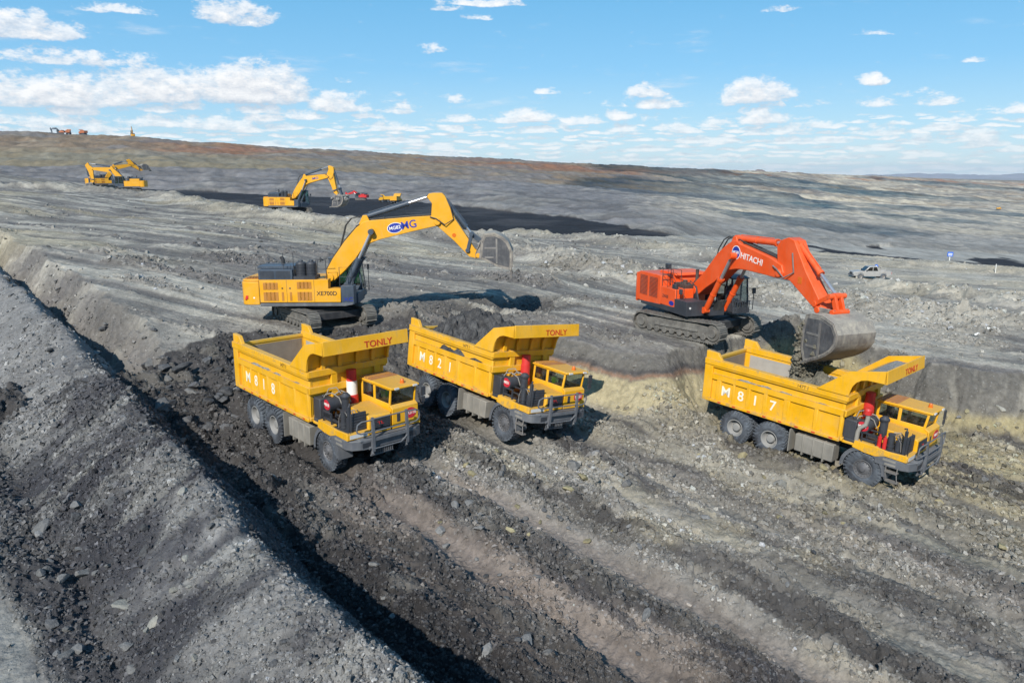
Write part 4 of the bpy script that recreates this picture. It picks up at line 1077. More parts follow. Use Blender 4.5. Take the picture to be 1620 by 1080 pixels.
# ------------------------------------------------------------------ excavators (x forward, y left, z up; origin on the ground under the slew ring)
def rot2(p, c, a):
    ca, sa = math.cos(a), math.sin(a); dx, dz = p[0]-c[0], p[1]-c[1]
    return (c[0]+ca*dx-sa*dz, c[1]+sa*dx+ca*dz)
def undercarriage(root, yaw, L=5.9, G=1.72, W=.65, H=1.15, mats=('track', 'chassis')):
    """two crawler tracks; yaw relative to the house"""
    Rm = Matrix.Rotation(yaw, 4, 'Z')
    r = H/2-.06; hx = L/2-r-.06
    def loop(n):
        per = 4*hx+2*math.pi*r; out = []
        for i in range(n):
            s = per*i/n
            if s < 2*hx: out.append((-hx+s, H/2+r-.0-.05*math.sin(math.pi*s/(2*hx)), 0))
            elif s < 2*hx+math.pi*r:
                a = (s-2*hx)/r; out.append((hx+r*math.sin(a), H/2+r*math.cos(a), -a))
            elif s < 4*hx+math.pi*r: out.append((hx-(s-2*hx-math.pi*r), H/2-r, math.pi))
            else:
                a = (s-4*hx-math.pi*r)/r; out.append((-hx-r*math.sin(a), H/2-r*math.cos(a), math.pi-a))
        return out
    car = MB(); car.bx(-1.3, 1.3, -G+.3, G-.3, .45, 1.0); car.cyl((0, 0, .95), (0, 0, 1.32), 1.0, 24); car.bx(-1.9, -1.1, -G+.2, G-.2, .5, .9); car.bx(1.1, 1.9, -G+.2, G-.2, .5, .9)
    car.v = [tuple(Rm @ Vector(v)) for v in car.v]
    ca = car.build('undercarriage', M['chassis'], root, bevel=.02)
    for s in (-1, 1):
        fr = MB(); y0, y1 = s*G-.2, s*G+.2
        fr.prism([(-hx, .35), (-hx+.3, .28), (hx-.3, .28), (hx, .35), (hx-.2, .82), (hx-1.0, .92), (-hx+1.0, .92), (-hx+.2, .82)], y0, y1)
        for k in range(8): fr.cyl((-hx+.55+k*(2*hx-1.1)/7, y0-.05, .30), (-hx+.55+k*(2*hx-1.1)/7, y1+.05, .30), .17, 12)
        for k in (-.9, .9): fr.cyl((k, y0, .98), (k, y1, .98), .09, 10)
        for e in (-hx, hx):
            fr.cyl((e, y0-.02, H/2), (e, y1+.02, H/2), r-.10, 20)
            fr.cyl((e, y0-.1, H/2), (e, y1+.1, H/2), .24, 16)
        fr.bx(-hx+.9, hx-.9, s*G-.27, s*G+.27, .5, .62)
        fr.v = [tuple(Rm @ Vector(v)) for v in fr.v]
        f = fr.build('track_frame', M['track'], root, bevel=.015)
        t = MB(); n = 50
        for (x, z, a) in loop(n):
            Mx = Matrix.Translation((x, s*G, z)) @ Matrix.Rotation(-a, 4, 'Y') if False else Matrix.Translation((x, s*G, z)) @ Matrix.Rotation(-a if a else 0, 4, 'Y')
            Mx = Matrix.Translation((x, s*G, z)) @ Matrix.Rotation(-a, 4, 'Y')
            pit = (4*hx+2*math.pi*r)/n
            t.bx(-pit*.47, pit*.47, -W/2, W/2, -.03, .02, Mx); t.bx(-pit*.40, -pit*.22, -W/2, W/2, .02, .075, Mx); t.bx(pit*.05, pit*.17, -W/2, W/2, .02, .055, Mx)
            t.bx(-pit*.5, pit*.5, -.13, .13, -.10, -.03, Mx)
        t.v = [tuple(Rm @ Vector(v)) for v in t.v]
        t.build('track', M['track'], root, smooth=False)

def ram(root, name, a, b, frac, r, y, barrel, rod, lug=True):
    """hydraulic cylinder from a to b in the xz plane at offset y"""
    A = Vector((a[0], y, a[1])); B = Vector((b[0], y, b[1])); m = A.lerp(B, frac)
    k = MB(); k.cyl(A, m, r, 16); k.cyl(A.lerp(B, frac-.04), m, r*1.22, 16); k.cyl(A.lerp(B, frac*.5-.01), A.lerp(B, frac*.5+.01), r*1.12, 16)
    d = (B-A).normalized(); k.cyl(A+Vector((0, -r*1.1, 0)), A+Vector((0, r*1.1, 0)), r*1.15, 14)
    up = Vector((-d.z, 0, d.x)); k.tube([A.lerp(B, .06)+up*r*1.25, A.lerp(B, frac*.9)+up*r*1.25], r*.16, 6)
    o = k.build(name, barrel, root)
    k = MB(); k.cyl(m, B, r*.56, 12); k.build('piston_rod', rod, o)
    k = MB(); k.cyl(B+Vector((0, -r*1.2, 0)), B+Vector((0, r*1.2, 0)), r*1.1, 14); k.build('rod_eye', barrel, o)
    return o

def outline_box(mb, pts, w, inset=.0):
    mb.prism(pts, -w, w)

def bucket(root, prof, shell, pin, link, w, teeth_dir, steel, inner, nteeth=5, load=None):
    """side outline prof, wrapper polyline shell (hinge to lip)"""
    b = MB()
    for s in (-1, 1):
        a, c = sorted((s*w, s*(w-.06))); b.prism(prof, a, c)
    b.strip(shell, -w, w, .05)
    # wear bars, side cutters and hinge ears
    for s in (-1, 1):
        cx = sum(p[0] for p in prof)/len(prof); cz = sum(p[1] for p in prof)/len(prof)
        for i in range(2, len(shell)-1):
            p, q = Vector((*shell[i], 0)), Vector((*shell[i+1], 0))
            def inn(p): return (p[0]+(cx-p[0])*.09, p[1]+(cz-p[1])*.09)
            a, c = sorted((s*(w+.03), s*w)); b.prism([shell[i], shell[i+1], inn(shell[i+1]), inn(shell[i])], a, c)
    for s in (-.34, .34):
        b.prism([(pin[0]-.16, pin[1]-.1), (pin[0]+.05, pin[1]-.16), (shell[2][0], shell[2][1]), (shell[1][0], shell[1][1]), (link[0]+.12, link[1]+.1), (link[0]-.12, link[1]+.1), (pin[0]-.16, pin[1]+.12)], s-.05, s+.05)
    for i in range(3, len(shell)-1):
        p = Vector(shell[i]); q = Vector(shell[i+1]); c_ = Vector((sum(a_[0] for a_ in prof)/len(prof), sum(a_[1] for a_ in prof)/len(prof)))
        n_ = Vector((-(q-p).y, (q-p).x)).normalized()
        if n_.dot(p-c_) < 0: n_ = -n_
        for f0, f1 in ((.08, .22), (.58, .72)):
            a0 = p.lerp(q, f0); a1 = p.lerp(q, f1); b.prism([tuple(a0), tuple(a1), tuple(a1+n_*.03), tuple(a0+n_*.03)], -w*.97, w*.97)
    bk = b.build('bucket', steel, root, bevel=.01)
    sp_ = MB(); cx = sum(p[0] for p in prof)/len(prof); cz = sum(p[1] for p in prof)/len(prof)
    ins_ = [(cx+(p[0]-cx)*.84, cz+(p[1]-cz)*.84) for p in prof]
    for s in (-1, 1):
        sp_ = MB(); a, c = sorted((s*w, s*(w+.012))); sp_.prism(ins_, a, c); sp_.build('side_plate', M['bucketside'], bk)
        for (fx0, fx1, fz0, fz1) in ((.5, .56, .12, .92), (.1, .5, .60, .65), (.1, .42, .30, .35)):
            x0 = min(p[0] for p in ins_); x1 = max(p[0] for p in ins_); z0 = min(p[1] for p in ins_); z1 = max(p[1] for p in ins_)
            sp_ = MB(); a, c = sorted((s*(w+.005), s*(w+.04))); sp_.bx(x0+(x1-x0)*fx0, x0+(x1-x0)*fx1, a, c, z0+(z1-z0)*fz0, z0+(z1-z0)*fz1); sp_.build('wear_bar', M['steel'], bk)
    inn = MB()
    ins = []
    cx = sum(p[0] for p in prof)/len(prof); cz = sum(p[1] for p in prof)/len(prof)
    lip = Vector((shell[-1][0], 0, shell[-1][1])); d = Vector((teeth_dir[0], 0, teeth_dir[1])).normalized(); nrm = Vector((-d.z, 0, d.x))
    for k in range(nteeth):
        y = -w+.12+(2*w-.24)*k/(nteeth-1)
        t = MB(); q = []
        for (off, hw, hh) in ((-.16, .085, .075), (.16, .075, .06), (.46, .03, .015)):
            for (sy, sz) in ((-1, -1), (1, -1), (1, 1), (-1, 1)):
                p = lip+d*off+nrm*(sz*hh); q.append((p.x, y+sy*hw, p.z))
        t.add(q, [(3,2,1,0), (8,9,10,11)]+[(i, (i+1) % 4, (i+1) % 4+4, i+4) for i in range(4)]+[(4+i, 4+(i+1) % 4, 8+(i+1) % 4, 8+i) for i in range(4)])
        t.build('bucket_tooth', steel, bk)
    return bk

XB = dict(F=(.62,2.75), T=(7.0,5.92), P=(9.33,3.98),
  boom=[(.33,2.62),(.55,2.45),(.85,2.55),(1.5,3.12),(2.2,3.85),(2.5,4.28),(2.85,4.62),(3.64,4.93),(5.63,5.40),(6.82,5.66),(7.12,5.72),(7.24,5.92),(7.12,6.14),(6.64,6.27),(5.66,6.22),(3.89,6.09),(3.0,6.02),(2.75,5.96),(2.3,5.62),(1.6,4.86),(.85,3.86),(.42,3.15)],
  stick=[(6.44,7.35),(6.55,7.52),(6.75,7.56),(7.3,7.56),(7.48,7.38),(8.02,6.1),(8.72,5.02),(9.15,4.35),(9.45,4.12),(9.45,3.88),(9.25,3.80),(8.81,3.9),(7.97,4.80),(7.1,5.58),(6.78,5.80),(6.66,6.33),(6.72,6.97),(6.58,7.15)],
  bprof=[(9.42,3.88),(9.52,4.85),(9.71,5.25),(10.29,5.29),(10.74,5.09),(11.06,4.8),(11.32,4.22),(11.30,3.5),(11.24,3.18),(10.4,3.40),(9.7,3.78)],
  shell=[(9.60,3.80),(9.55,4.4),(9.56,4.85),(9.74,5.24),(10.29,5.29),(10.74,5.09),(11.06,4.8),(11.32,4.22),(11.30,3.5),(11.24,3.15)],
  link=(9.56,4.72), tdir=(0,-1), bcyl0=(1.66,2.35), bcyl1=(3.2,5.40), bfrac=.50, scyl0=(2.81,6.22), scyl1=(6.56,7.36), sfrac=.68, kcyl0=(7.36,7.28), kcyl1=(8.96,5.20), kfrac=.80, rock=(8.72,4.28), hoseloop=[(1.3,4.55),(1.5,5.2),(1.65,5.75),(2.0,6.15),(2.5,6.25)])
HB = dict(F=(.28,2.46), T=(7.0,4.2), P=(9.62,2.95),
  boom=[(.03,2.55),(.25,2.22),(.58,2.22),(1.25,2.70),(2.02,3.13),(2.6,3.58),(2.95,3.84),(3.8,4.02),(4.6,4.05),(5.8,4.01),(6.85,3.96),(7.18,4.02),(7.28,4.25),(7.12,4.58),(6.35,4.83),(4.6,5.16),(4.0,5.27),(3.65,5.40),(3.3,5.36),(2.75,5.06),(2.14,4.62),(.96,3.45),(.1,2.78)],
  stick=[(6.62,5.42),(6.85,5.70),(7.35,5.86),(7.75,5.75),(7.95,5.45),(8.65,4.47),(9.55,3.45),(9.82,3.02),(9.70,2.80),(9.42,2.90),(7.65,3.95),(7.2,3.96),(6.84,4.08),(6.74,4.6)],
  bprof=[(9.66,2.82),(10.62,2.87),(11.30,2.66),(11.56,2.25),(11.52,1.85),(11.31,1.55),(10.95,1.28),(10.55,1.06),(9.73,.73),(9.50,1.3),(9.52,2.0)],
  shell=[(9.70,2.72),(10.1,2.86),(10.62,2.87),(11.30,2.66),(11.56,2.25),(11.52,1.85),(11.31,1.55),(10.95,1.28),(10.55,1.06),(9.73,.72)],
  link=(10.52,2.98), tdir=(-1,-.35), bcyl0=(1.72,1.60), bcyl1=(3.70,4.66), bfrac=.60, scyl0=(3.30,5.48), scyl1=(6.86,5.52), sfrac=.84, kcyl0=(7.72,5.62), kcyl1=(10.28,3.62), kfrac=.60, rock=(9.45,3.18), hoseloop=[(1.75,4.25),(1.95,4.85),(2.35,5.35),(2.8,5.55),(3.25,5.5)])

def front_end(root, G, paintm, cylm, da=0., ds=0., db=0., w=.36, ws=.28, wb=1.0, steel='bucketsteel', logo=None):
    """boom, stick and bucket; da, ds, db turn the boom, the stick and the bucket from the traced pose"""
    F, T, Pp = G['F'], G['T'], G['P']
    B = lambda p: rot2(p, F, da)
    T2 = B(T); S = lambda p: rot2(B(p), T2, ds)
    P2 = S(Pp); K = lambda p: rot2(S(p), P2, db)
    m = MB(); m.prism([B(p) for p in G['boom']], -w, w)
    bp_ = B(G['bcyl1']); 
    for s in (-1, 1): m.cyl((bp_[0], s*w, bp_[1]), (bp_[0], s*(w+.34), bp_[1]), .15, 14)
    for s in (-1, 1): 
        m.cyl((T2[0], s*(ws+.02), T2[1]), (T2[0], s*(w+.08), T2[1]), .19, 16); m.cyl((B(F)[0], s*w, B(F)[1]), (B(F)[0], s*(w+.1), B(F)[1]), .24, 16)
    sc = G['scyl0']
    for s in (-.2, .2): m.prism([B(p) for p in ((sc[0]-.38, sc[1]-.42), (sc[0]-.12, sc[1]+.10), (sc[0]+.12, sc[1]+.12), (sc[0]+.35, sc[1]-.4))], s-.05, s+.05)
    bo = m.build('boom', paintm, root, bevel=.03)
    # hydraulic pipes along the boom
    up = [p for p in G['boom']][::-1]
    h = MB()
    nb = len(G['boom']); top = [B(G['boom'][i]) for i in range(nb-1, nb-11, -1)]
    for s in (-.14, .0, .14):
        h.tube([(p[0]-.02, s, p[1]+.06) for p in top], .035, 6)
    for i in (1, 3, 4, 6): h.bx(top[i][0]-.05, top[i][0]+.05, -.2, .2, top[i][1]-.02, top[i][1]+.12)
    hq = G['hoseloop']
    for s in (-.18, .05): h.tube([(B(p)[0], s, B(p)[1]) for p in hq], .035, 6)
    h.build('hydraulic_hose', M['hose'], bo)
    m = MB(); m.prism([S(p) for p in G['stick']], -ws, ws)
    for s in (-1, 1): m.cyl((P2[0], s*ws, P2[1]), (P2[0], s*(ws+.12), P2[1]), .15, 14)
    st = m.build('stick', paintm, root, bevel=.025)
    h = MB(); t0 = B((T[0]-.4, T[1]+.3)); s1 = S((T[0]+.8, T[1]-.1)); s2 = S((T[0]+.75, T[1]+1.0))
    h.tube([(t0[0], -w-.05, t0[1]), (t0[0]+.35, -w-.12, t0[1]-.1), ((s1[0]+t0[0])/2+.25, -w-.1, s1[1]-.05), (s1[0]+.15, -ws-.06, s1[1]+.25), (s2[0], -ws-.04, s2[1])], .035, 6)
    h.build('hydraulic_hose', M['hose'] if cylm is not M['orange'] else M['steel'], st)
    c0 = G['bcyl0']
    for s in (-1, 1): ram(root, 'boom_cylinder', c0, bp_, G['bfrac'], .15, s*(w+.2), cylm, M['chrome'])
    ram(root, 'stick_cylinder', B(sc), S(G['scyl1']), G['sfrac'], .15, 0, cylm, M['chrome'])
    k1 = rot2(S(G['kcyl1']), S(G['rock']), db*.5); lk = K(G['link'])
    ram(root, 'bucket_cylinder', S(G['kcyl0']), k1, G['kfrac'], .13, 0, cylm, M['chrome'])
    rk = S(G['rock']); m = MB()
    for s in (-1, 1):
        d = Vector((k1[0]-rk[0], k1[1]-rk[1])); n = Vector((-d.y, d.x)).normalized()*.09
        a, c = sorted((s*(ws+.03), s*(ws+.1))); m.prism([(rk[0]+n.x, rk[1]+n.y), (rk[0]-n.x, rk[1]-n.y), (k1[0]-n.x, k1[1]-n.y), (k1[0]+n.x, k1[1]+n.y)], a, c)
        m.cyl((rk[0], s*ws, rk[1]), (rk[0], s*(ws+.13), rk[1]), .13, 12)
    d = Vector((lk[0]-k1[0], lk[1]-k1[1])); n = Vector((-d.y, d.x)).normalized()*.12
    for s in (-.16, .16): m.prism([(k1[0]+n.x, k1[1]+n.y), (k1[0]-n.x, k1[1]-n.y), (lk[0]-n.x, lk[1]-n.y), (lk[0]+n.x, lk[1]+n.y)], s-.06, s+.06)
    for p in (k1, lk): m.cyl((p[0], -ws-.12, p[1]), (p[0], ws+.12, p[1]), .12, 14)
    m.build('bucket_linkage', cylm, root, bevel=.01)
    td = rot2(rot2(rot2((G['tdir'][0], G['tdir'][1]), (0, 0), da), (0, 0), ds), (0, 0), db)
    bk = bucket(root, [K(p) for p in G['bprof']], [K(p) for p in G['shell']], P2, lk, wb, td, M[steel], M['bucketinner'])
    return bo, st, bk

def rail(mb, pts, r=.02): mb.tube(pts, r, 6)
def yellow_house(root, full=True):
    """yellow engine house, counterweight, dark service boxes and cab"""
    a = M['amber']
    b = MB()
    b.prism([(-3.12, 1.50), (-3.12, 2.80), (.84, 2.80), (.82, 2.28), (1.53, 2.27), (1.51, 1.50)], -1.70, -1.05)
    b.bx(-3.12, .3, -1.05, 1.68, 1.50, 2.74)
    b.bx(-3.10, -1.0, .62, 1.7, 2.74, 3.25)
    hs = b.build('engine_house', a, root, bevel=.02)
    g = MB()
    for (x0, x1, nc, zz) in ((-2.92, -2.02, 4, ((2.24, 2.64), (1.60, 2.10))), (-.98, -.10, 4, ((2.28, 2.68), (1.60, 2.10))), (-1.88, -1.70, 1, ((1.60, 2.10),)), (-1.42, -1.24, 1, ((1.60, 2.10),))):
        wc = (x1-x0)/nc
        for z0, z1 in zz:
            g = MB()
            for k in range(nc): g.bx(x0+k*wc+.03, x0+(k+1)*wc-.03, -1.715, -1.698, z0, z1)
            g.bx(x0+.03, x1-.03, -1.70, -1.699, z0, z1)
            g.build('louvre_panel', M['amber_grille'], hs)
    g = MB()
    for x in (-3.11, -1.55, .02): g.bx(x-.008, x+.008, -1.704, -1.69, 1.52, 2.79)
    for x in (-1.8, -1.36): g.bx(x-.04, x+.04, -1.72, -1.70, 2.28, 2.36)
    g.build('door_seam', M['orange_dark'], hs)
    # counterweight, rounded in plan
    pl = [(-3.13, -1.70), (-3.75, -1.70), (-4.02, -1.62), (-4.18, -1.42), (-4.26, -.8), (-4.28, 0), (-4.26, .8), (-4.18, 1.42), (-4.02, 1.62), (-3.75, 1.70), (-3.13, 1.70)]
    c = MB(); c.prismz(pl, 1.36, 2.70); c.prismz([(x*.985-.03, y*.97) for x, y in pl], 2.70, 2.82)
    cw = c.build('counterweight', a, root, bevel=.05)
    c = MB(); c.bx(-3.98, -3.2, -1.5, -.55, 2.82, 2.86); 
    for k in range(5): c.bx(-3.95+k*.16, -3.87+k*.16, -1.45, -.6, 2.86, 2.885)
    c.build('top_grating', M['amber_grille'], cw)
    if full:
        c = MB(); c.prism([(-3.98, 1.66), (-3.80, 1.72), (-3.78, 1.92), (-3.92, 1.90)], -1.712, -1.66); c.build('reflector', M['red'], cw)
        c = MB(); c.cyl((-3.45, -1.70, 1.78), (-3.45, -1.715, 1.78), .05, 12); c.build('round_badge', M['white'], cw)
    s = MB(); s.bx(-3.10, 1.75, -1.72, 1.7, 1.28, 1.46); s.prism([(-3.1, 1.28), (1.75, 1.28), (2.2, 1.36), (2.2, 1.46), (-3.1, 1.46)], -1.74, -1.70)
    s.build('deck_frame', M['grey'], root, bevel=.015)
    s = MB(); s.bx(1.54, 2.27, -1.70, -1.0, 1.36, 2.44); s.bx(1.5, 2.35, -.9, .9, 1.3, 1.9)
    bx_ = s.build('step_box', M['bluegrey'], root, bevel=.02)
    if full:
        text('box_lettering', 'XC', .30, right_side(1.95, -1.706, 1.66), M['signblue'], bx_, bold=.02, xscale=1.3)
        text('model_lettering', 'XE700D', .34, right_side(.73, -1.706, 2.0), M['black'], hs, bold=.006, xscale=1.0)
    # dark upper service box, stack drums, exhaust
    u = MB(); u.bx(-3.15, -1.2, -1.62, .4, 2.80, 3.36)
    ub = u.build('radiator_box', M['bluegrey'], root, bevel=.02)
    u = MB()
    for k in range(2):
        for j in range(6): u.bx(-3.05+k*.92, -2.25+k*.92, -1.632, -1.618, 2.88+j*.07, 2.92+j*.07)
    u.build('louvre_panel', M['dark'], ub)
    u = MB(); u.bx(-3.35, -1.25, -1.1, .5, 3.36, 3.52); u.build('top_plate', M['bluegrey'], ub, bevel=.02)
    u = MB(); u.bx(-1.15, .1, -1.6, -.5, 2.80, 2.98)
    for x in (-.82, -.22):
        u.cyl((x, -1.1, 2.95), (x, -1.1, 3.66), .30, 22)
        for z in (3.1, 3.28, 3.46): u.cyl((x, -1.1, z), (x, -1.1, z+.04), .315, 22)
        u.lathe([(.30, 0), (.26, .08), (.14, .12), (.12, .2), (.001, .2)], 18, Matrix.Translation((x, -1.1, 3.66)), 'Z')
    u.build('air_cleaner', M['dark'], root)
    u = MB(); u.tube([(-2.2, .1, 3.5), (-2.2, .1, 3.75), (-2.3, .1, 3.95)], .11, 12); u.build('exhaust_pipe', M['chassis'], root)
    u = MB()
    for x in (-1.73, -1.15): u.cyl((x, -1.45, 2.8), (x, -1.45, 4.32), .018, 6)
    u.build('antenna', M['dark'], root)
    r = MB()
    rail(r, [(.15, -1.5, 2.8), (.15, -1.5, 3.9), (.70, -1.5, 3.92), (.72, -1.5, 2.8)]); rail(r, [(.16, -1.2, 2.8), (.16, -1.2, 3.9), (.7, -1.2, 3.92)]); rail(r, [(.15, -1.5, 3.35), (.72, -1.5, 3.35)], .014)
    rail(r, [(1.48, -1.6, 2.3), (1.48, -1.6, 3.48), (2.2, -1.6, 3.48), (2.2, -1.6, 2.42)]); rail(r, [(1.48, -1.6, 2.95), (2.2, -1.6, 2.95)], .014)
    rail(r, [(-3.3, -1.55, 3.36), (-3.3, -1.55, 3.7), (-1.3, -1.55, 3.7), (-1.3, -1.55, 3.36)], .014)
    r.build('handrail', M['dark'], root)
    cab_unit(root, M['bluegrey'], M['greenglass'], .60, 1.68, .35, 2.35, 1.46, 3.72)

def cab_unit(root, paintm, glass, y0, y1, x0, x1, z0, z1, visor=False):
    c = MB()
    def post(xa, xb, y):
        yy0, yy1 = (y, y+.07) if y == y0 else (y-.07, y)
        c.add([(xa, yy0, z0), (xa+.09, yy0, z0), (xa+.09, yy1, z0), (xa, yy1, z0), (xb, yy0, z1), (xb+.09, yy0, z1), (xb+.09, yy1, z1), (xb, yy1, z1)], [(3,2,1,0),(4,5,6,7),(0,1,5,4),(1,2,6,5),(2,3,7,6),(3,0,4,7)])
    xf = x1-.22
    for y in (y0, y1): post(x0, x0, y); post(x0+(x1-x0)*.52, x0+(x1-x0)*.52, y); post(x1-.09, xf-.09, y)
    zs = z0+(z1-z0)*.30
    c.bx(x0, x1, y0, y1, z0, z0+.12)
    for y in ((y0, y0+.06), (y1-.06, y1)): c.prism([(x0, z0), (x1-.02, z0), (x1-.06, zs), (x0, zs)], *y)
    c.bx(x0, x0+.06, y0, y1, z0, zs+.3); c.bx(x1-.10, x1-.02, y0, y1, z0, z0+.3)
    cb = c.build('cab', paintm, root, bevel=.015)
    r = MB(); r.prism([(x0-.04, z1), (x0-.04, z1+.07), (x0+.3, z1+.12), (xf-.2, z1+.12), (xf+.10, z1+.04), (xf+.10, z1)], y0-.03, y1+.03); r.build('cab_roof', paintm, cb, bevel=.03)
    g = MB(); e = .03
    for y in (y0+e, y1-e):
        g = MB(); g.add([(x0+.06, y, zs), (x1-.07, y, zs), (xf-.03, y, z1), (x0+.06, y, z1)], [(0,1,2,3)]); g.build('side_window', glass, cb)
    g = MB(); g.add([(x1-.04, y0+.05, z0+.3), (x1-.04, y1-.05, z0+.3), (xf-.02, y1-.05, z1), (xf-.02, y0+.05, z1)], [(0,1,2,3)]); g.build('windscreen', glass, cb)
    s = MB(); s.bx(x0+.35, x0+.85, y0+.28, y1-.28, z0+.12, z0+.62); s.bx(x0+.28, x0+.42, y0+.30, y1-.30, z0+.55, z0+1.3); s.build('driver_seat', M['cabin'], cb, bevel=.04)
    s = MB()
    s.tube([(x1-.1, y1, z1-.5), (x1+.1, y1+.15, z1-.5), (x1+.1, y1+.15, z0+.2), (x1-.05, y1, z0+.15)], .02, 6); s.bx(x1+.06, x1+.14, y1+.08, y1+.26, z1-.75, z1-.45); s.build('wing_mirror', M['dark'], cb)
    return cb

def orange_house(root):
    o = M['orange']
    b = MB()
    b.prism([(-3.72, 1.42), (-3.72, 2.98), (-3.4, 3.12), (-1.10, 3.12), (-1.10, 2.55), (-1.10, 1.42)], -1.70, 1.45)
    b.bx(-1.10, .45, -1.70, -.55, 1.55, 2.55); b.bx(-1.1, -.6, -.55, 1.45, 1.42, 2.95)
    hs = b.build('engine_house', o, root, bevel=.03)
    b = MB(); b.prism([(-2.6, 3.11), (-2.5, 3.24), (-.95, 3.24), (-.85, 3.11)], -.9, 1.2); b.build('hood_lid', o, hs, bevel=.02)
    for (x0, x1) in ((-3.34, -2.52), (-2.28, -1.40)):
        g = MB(); g.bx(x0, x1, -1.712, -1.69, 1.82, 2.93); gl = g.build('louvre_panel', M['orange_dark'], root)
        g = MB()
        for k in range(15): g.bx(x0, x1, -1.735, -1.71, 1.84+k*.074, 1.862+k*.074)
        g.build('louvre_slat', o, gl)
    pl = [(-3.73, -1.70), (-3.98, -1.62), (-4.12, -1.40), (-4.2, -.8), (-4.22, 0), (-4.2, .8), (-4.12, 1.40), (-3.98, 1.62), (-3.73, 1.70)]
    c = MB(); c.prismz(pl, 1.30, 2.98); c.build('counterweight', o, root, bevel=.06)
    c = MB(); c.bx(-3.2, .4, -1.69, 1.5, 1.26, 1.43); c.prism([(-3.2, 1.43), (-3.2, 1.28), (.5, 1.28), (.5, 1.6)], -1.705, -1.66); c.build('deck_frame', M['dark'], root, bevel=.015)
    c = MB(); c.bx(.44, 1.62, -1.73, -.62, 1.28, 2.03); c.bx(.5, 1.1, -.62, .4, 1.28, 1.9); c.bx(.42, 1.62, -1.74, -.60, 2.03, 2.055); sb = c.build('step_box', M['dark'], root, bevel=.02)
    c = MB(); c.cyl((1.62, -1.5, 1.72), (1.64, -1.5, 1.72), .06, 12); c.build('work_lamp', M['lens'], sb)
    text('series_lettering', 'ZAXIS', .22, right_side(-.55, -1.706, 2.05), M['black'], hs, bold=.008, xscale=1.0)
    c = MB(); c.lathe([(.16, 0), (.16, -.012), (.001, -.012)], 20, Matrix.Translation((.1, -1.70, 1.76)) @ Matrix.Diagonal((1.5, 1, .8, 1)), 'Y'); c.build('blue_decal', M['signblue'], hs)
    # walkway rails, work lamps and mirror on the right side
    r = MB()
    for p in ([(-1.05, -1.62, 2.55), (-1.05, -1.62, 3.52), (.0, -1.62, 3.56), (.0, -1.62, 2.55)], [(-1.05, -1.1, 2.55), (-1.05, -1.1, 3.5), (.0, -1.1, 3.52), (.0, -1.1, 2.55)], [(.45, -1.62, 2.03), (.45, -1.62, 2.85), (1.15, -1.62, 2.7), (1.15, -1.62, 2.03)]): rail(r, p)
    for z in (2.9, 3.2): rail(r, [(-1.05, -1.62, z), (0, -1.62, z)], .014); rail(r, [(-1.05, -1.62, z), (-1.05, -1.1, z)], .014)
    rail(r, [(-.5, -1.62, 2.55), (-.5, -1.62, 3.5)], .014); rail(r, [(0, -1.62, 3.2), (.45, -1.62, 2.85)], .014)
    rail(r, [(-1.05, -1.62, 3.5), (-1.05, -1.1, 3.5)])
    r.build('handrail', M['orange_dark'], root)
    for q in ((-.72, -.38, -1.7, -1.5, 3.58, 3.84), (.05, .35, -1.66, -1.46, 2.55, 2.8), (.75, .95, -1.68, -1.55, 2.35, 2.62)):
        r = MB(); r.bx(*q); r.build('work_lamp', M['dark'], root, bevel=.02)
    e = MB()
    for k in range(6): e.tube([(-.6+.1*k, -1.1+.2*k, 2.55), (-.5+.12*k, -1.0+.2*k, 2.8+.03*k), (-.1+.1*k, -.7+.1*k, 2.75), (.1, -.5, 2.55)], .03, 6)
    for k in range(8): e.tube([(1.5+.05*k, -.5+.12*k, 1.7), (1.75+.05*k, -.45+.12*k, 2.15), (2.0, -.3+.08*k, 2.1), (1.9, -.2+.06*k, 1.6)], .03, 6)
    e.build('hydraulic_hose', M['hose'], root)
    e = MB(); e.bx(-.9, .3, -1.0, -.4, 2.55, 2.75); e.cyl((.1, -.9, 2.55), (.1, -.9, 3.0), .12, 14); e.cyl((-.3, .1, 2.4), (-.3, .1, 3.5), .09, 12); e.build('hydraulic_block', M['orange_dark'], root, bevel=.01)
    e = MB(); e.bx(.4, 1.9, -.45, .45, 1.3, 1.75); e.prism([(.1, 1.7), (.1, 2.7), (.5, 2.7), (.9, 1.7)], .40, .48); e.prism([(.1, 1.7), (.1, 2.7), (.5, 2.7), (.9, 1.7)], -.48, -.40); e.build('boom_bracket', M['dark'], root, bevel=.02)
    cb = cab_unit(root, M['dark'], M['glass'], .58, 1.58, .85, 2.45, 1.45, 3.25)
    g = MB(); 
    for k in range(7): g.bx(2.50, 2.53, .62+k*.15, .65+k*.15, 1.5, 2.1)
    g.bx(2.49, 2.54, .6, 1.58, 2.08, 2.12); g.bx(2.49, 2.54, .6, 1.58, 1.48, 1.52); g.build('window_guard', M['dark'], cb)

def pose(x, y, z, yaw, pitch=0, roll=0):
    return Matrix.Translation((x, y, z)) @ Matrix.Rotation(yaw, 4, 'Z') @ Matrix.Rotation(-pitch, 4, 'Y') @ Matrix.Rotation(roll, 4, 'X')

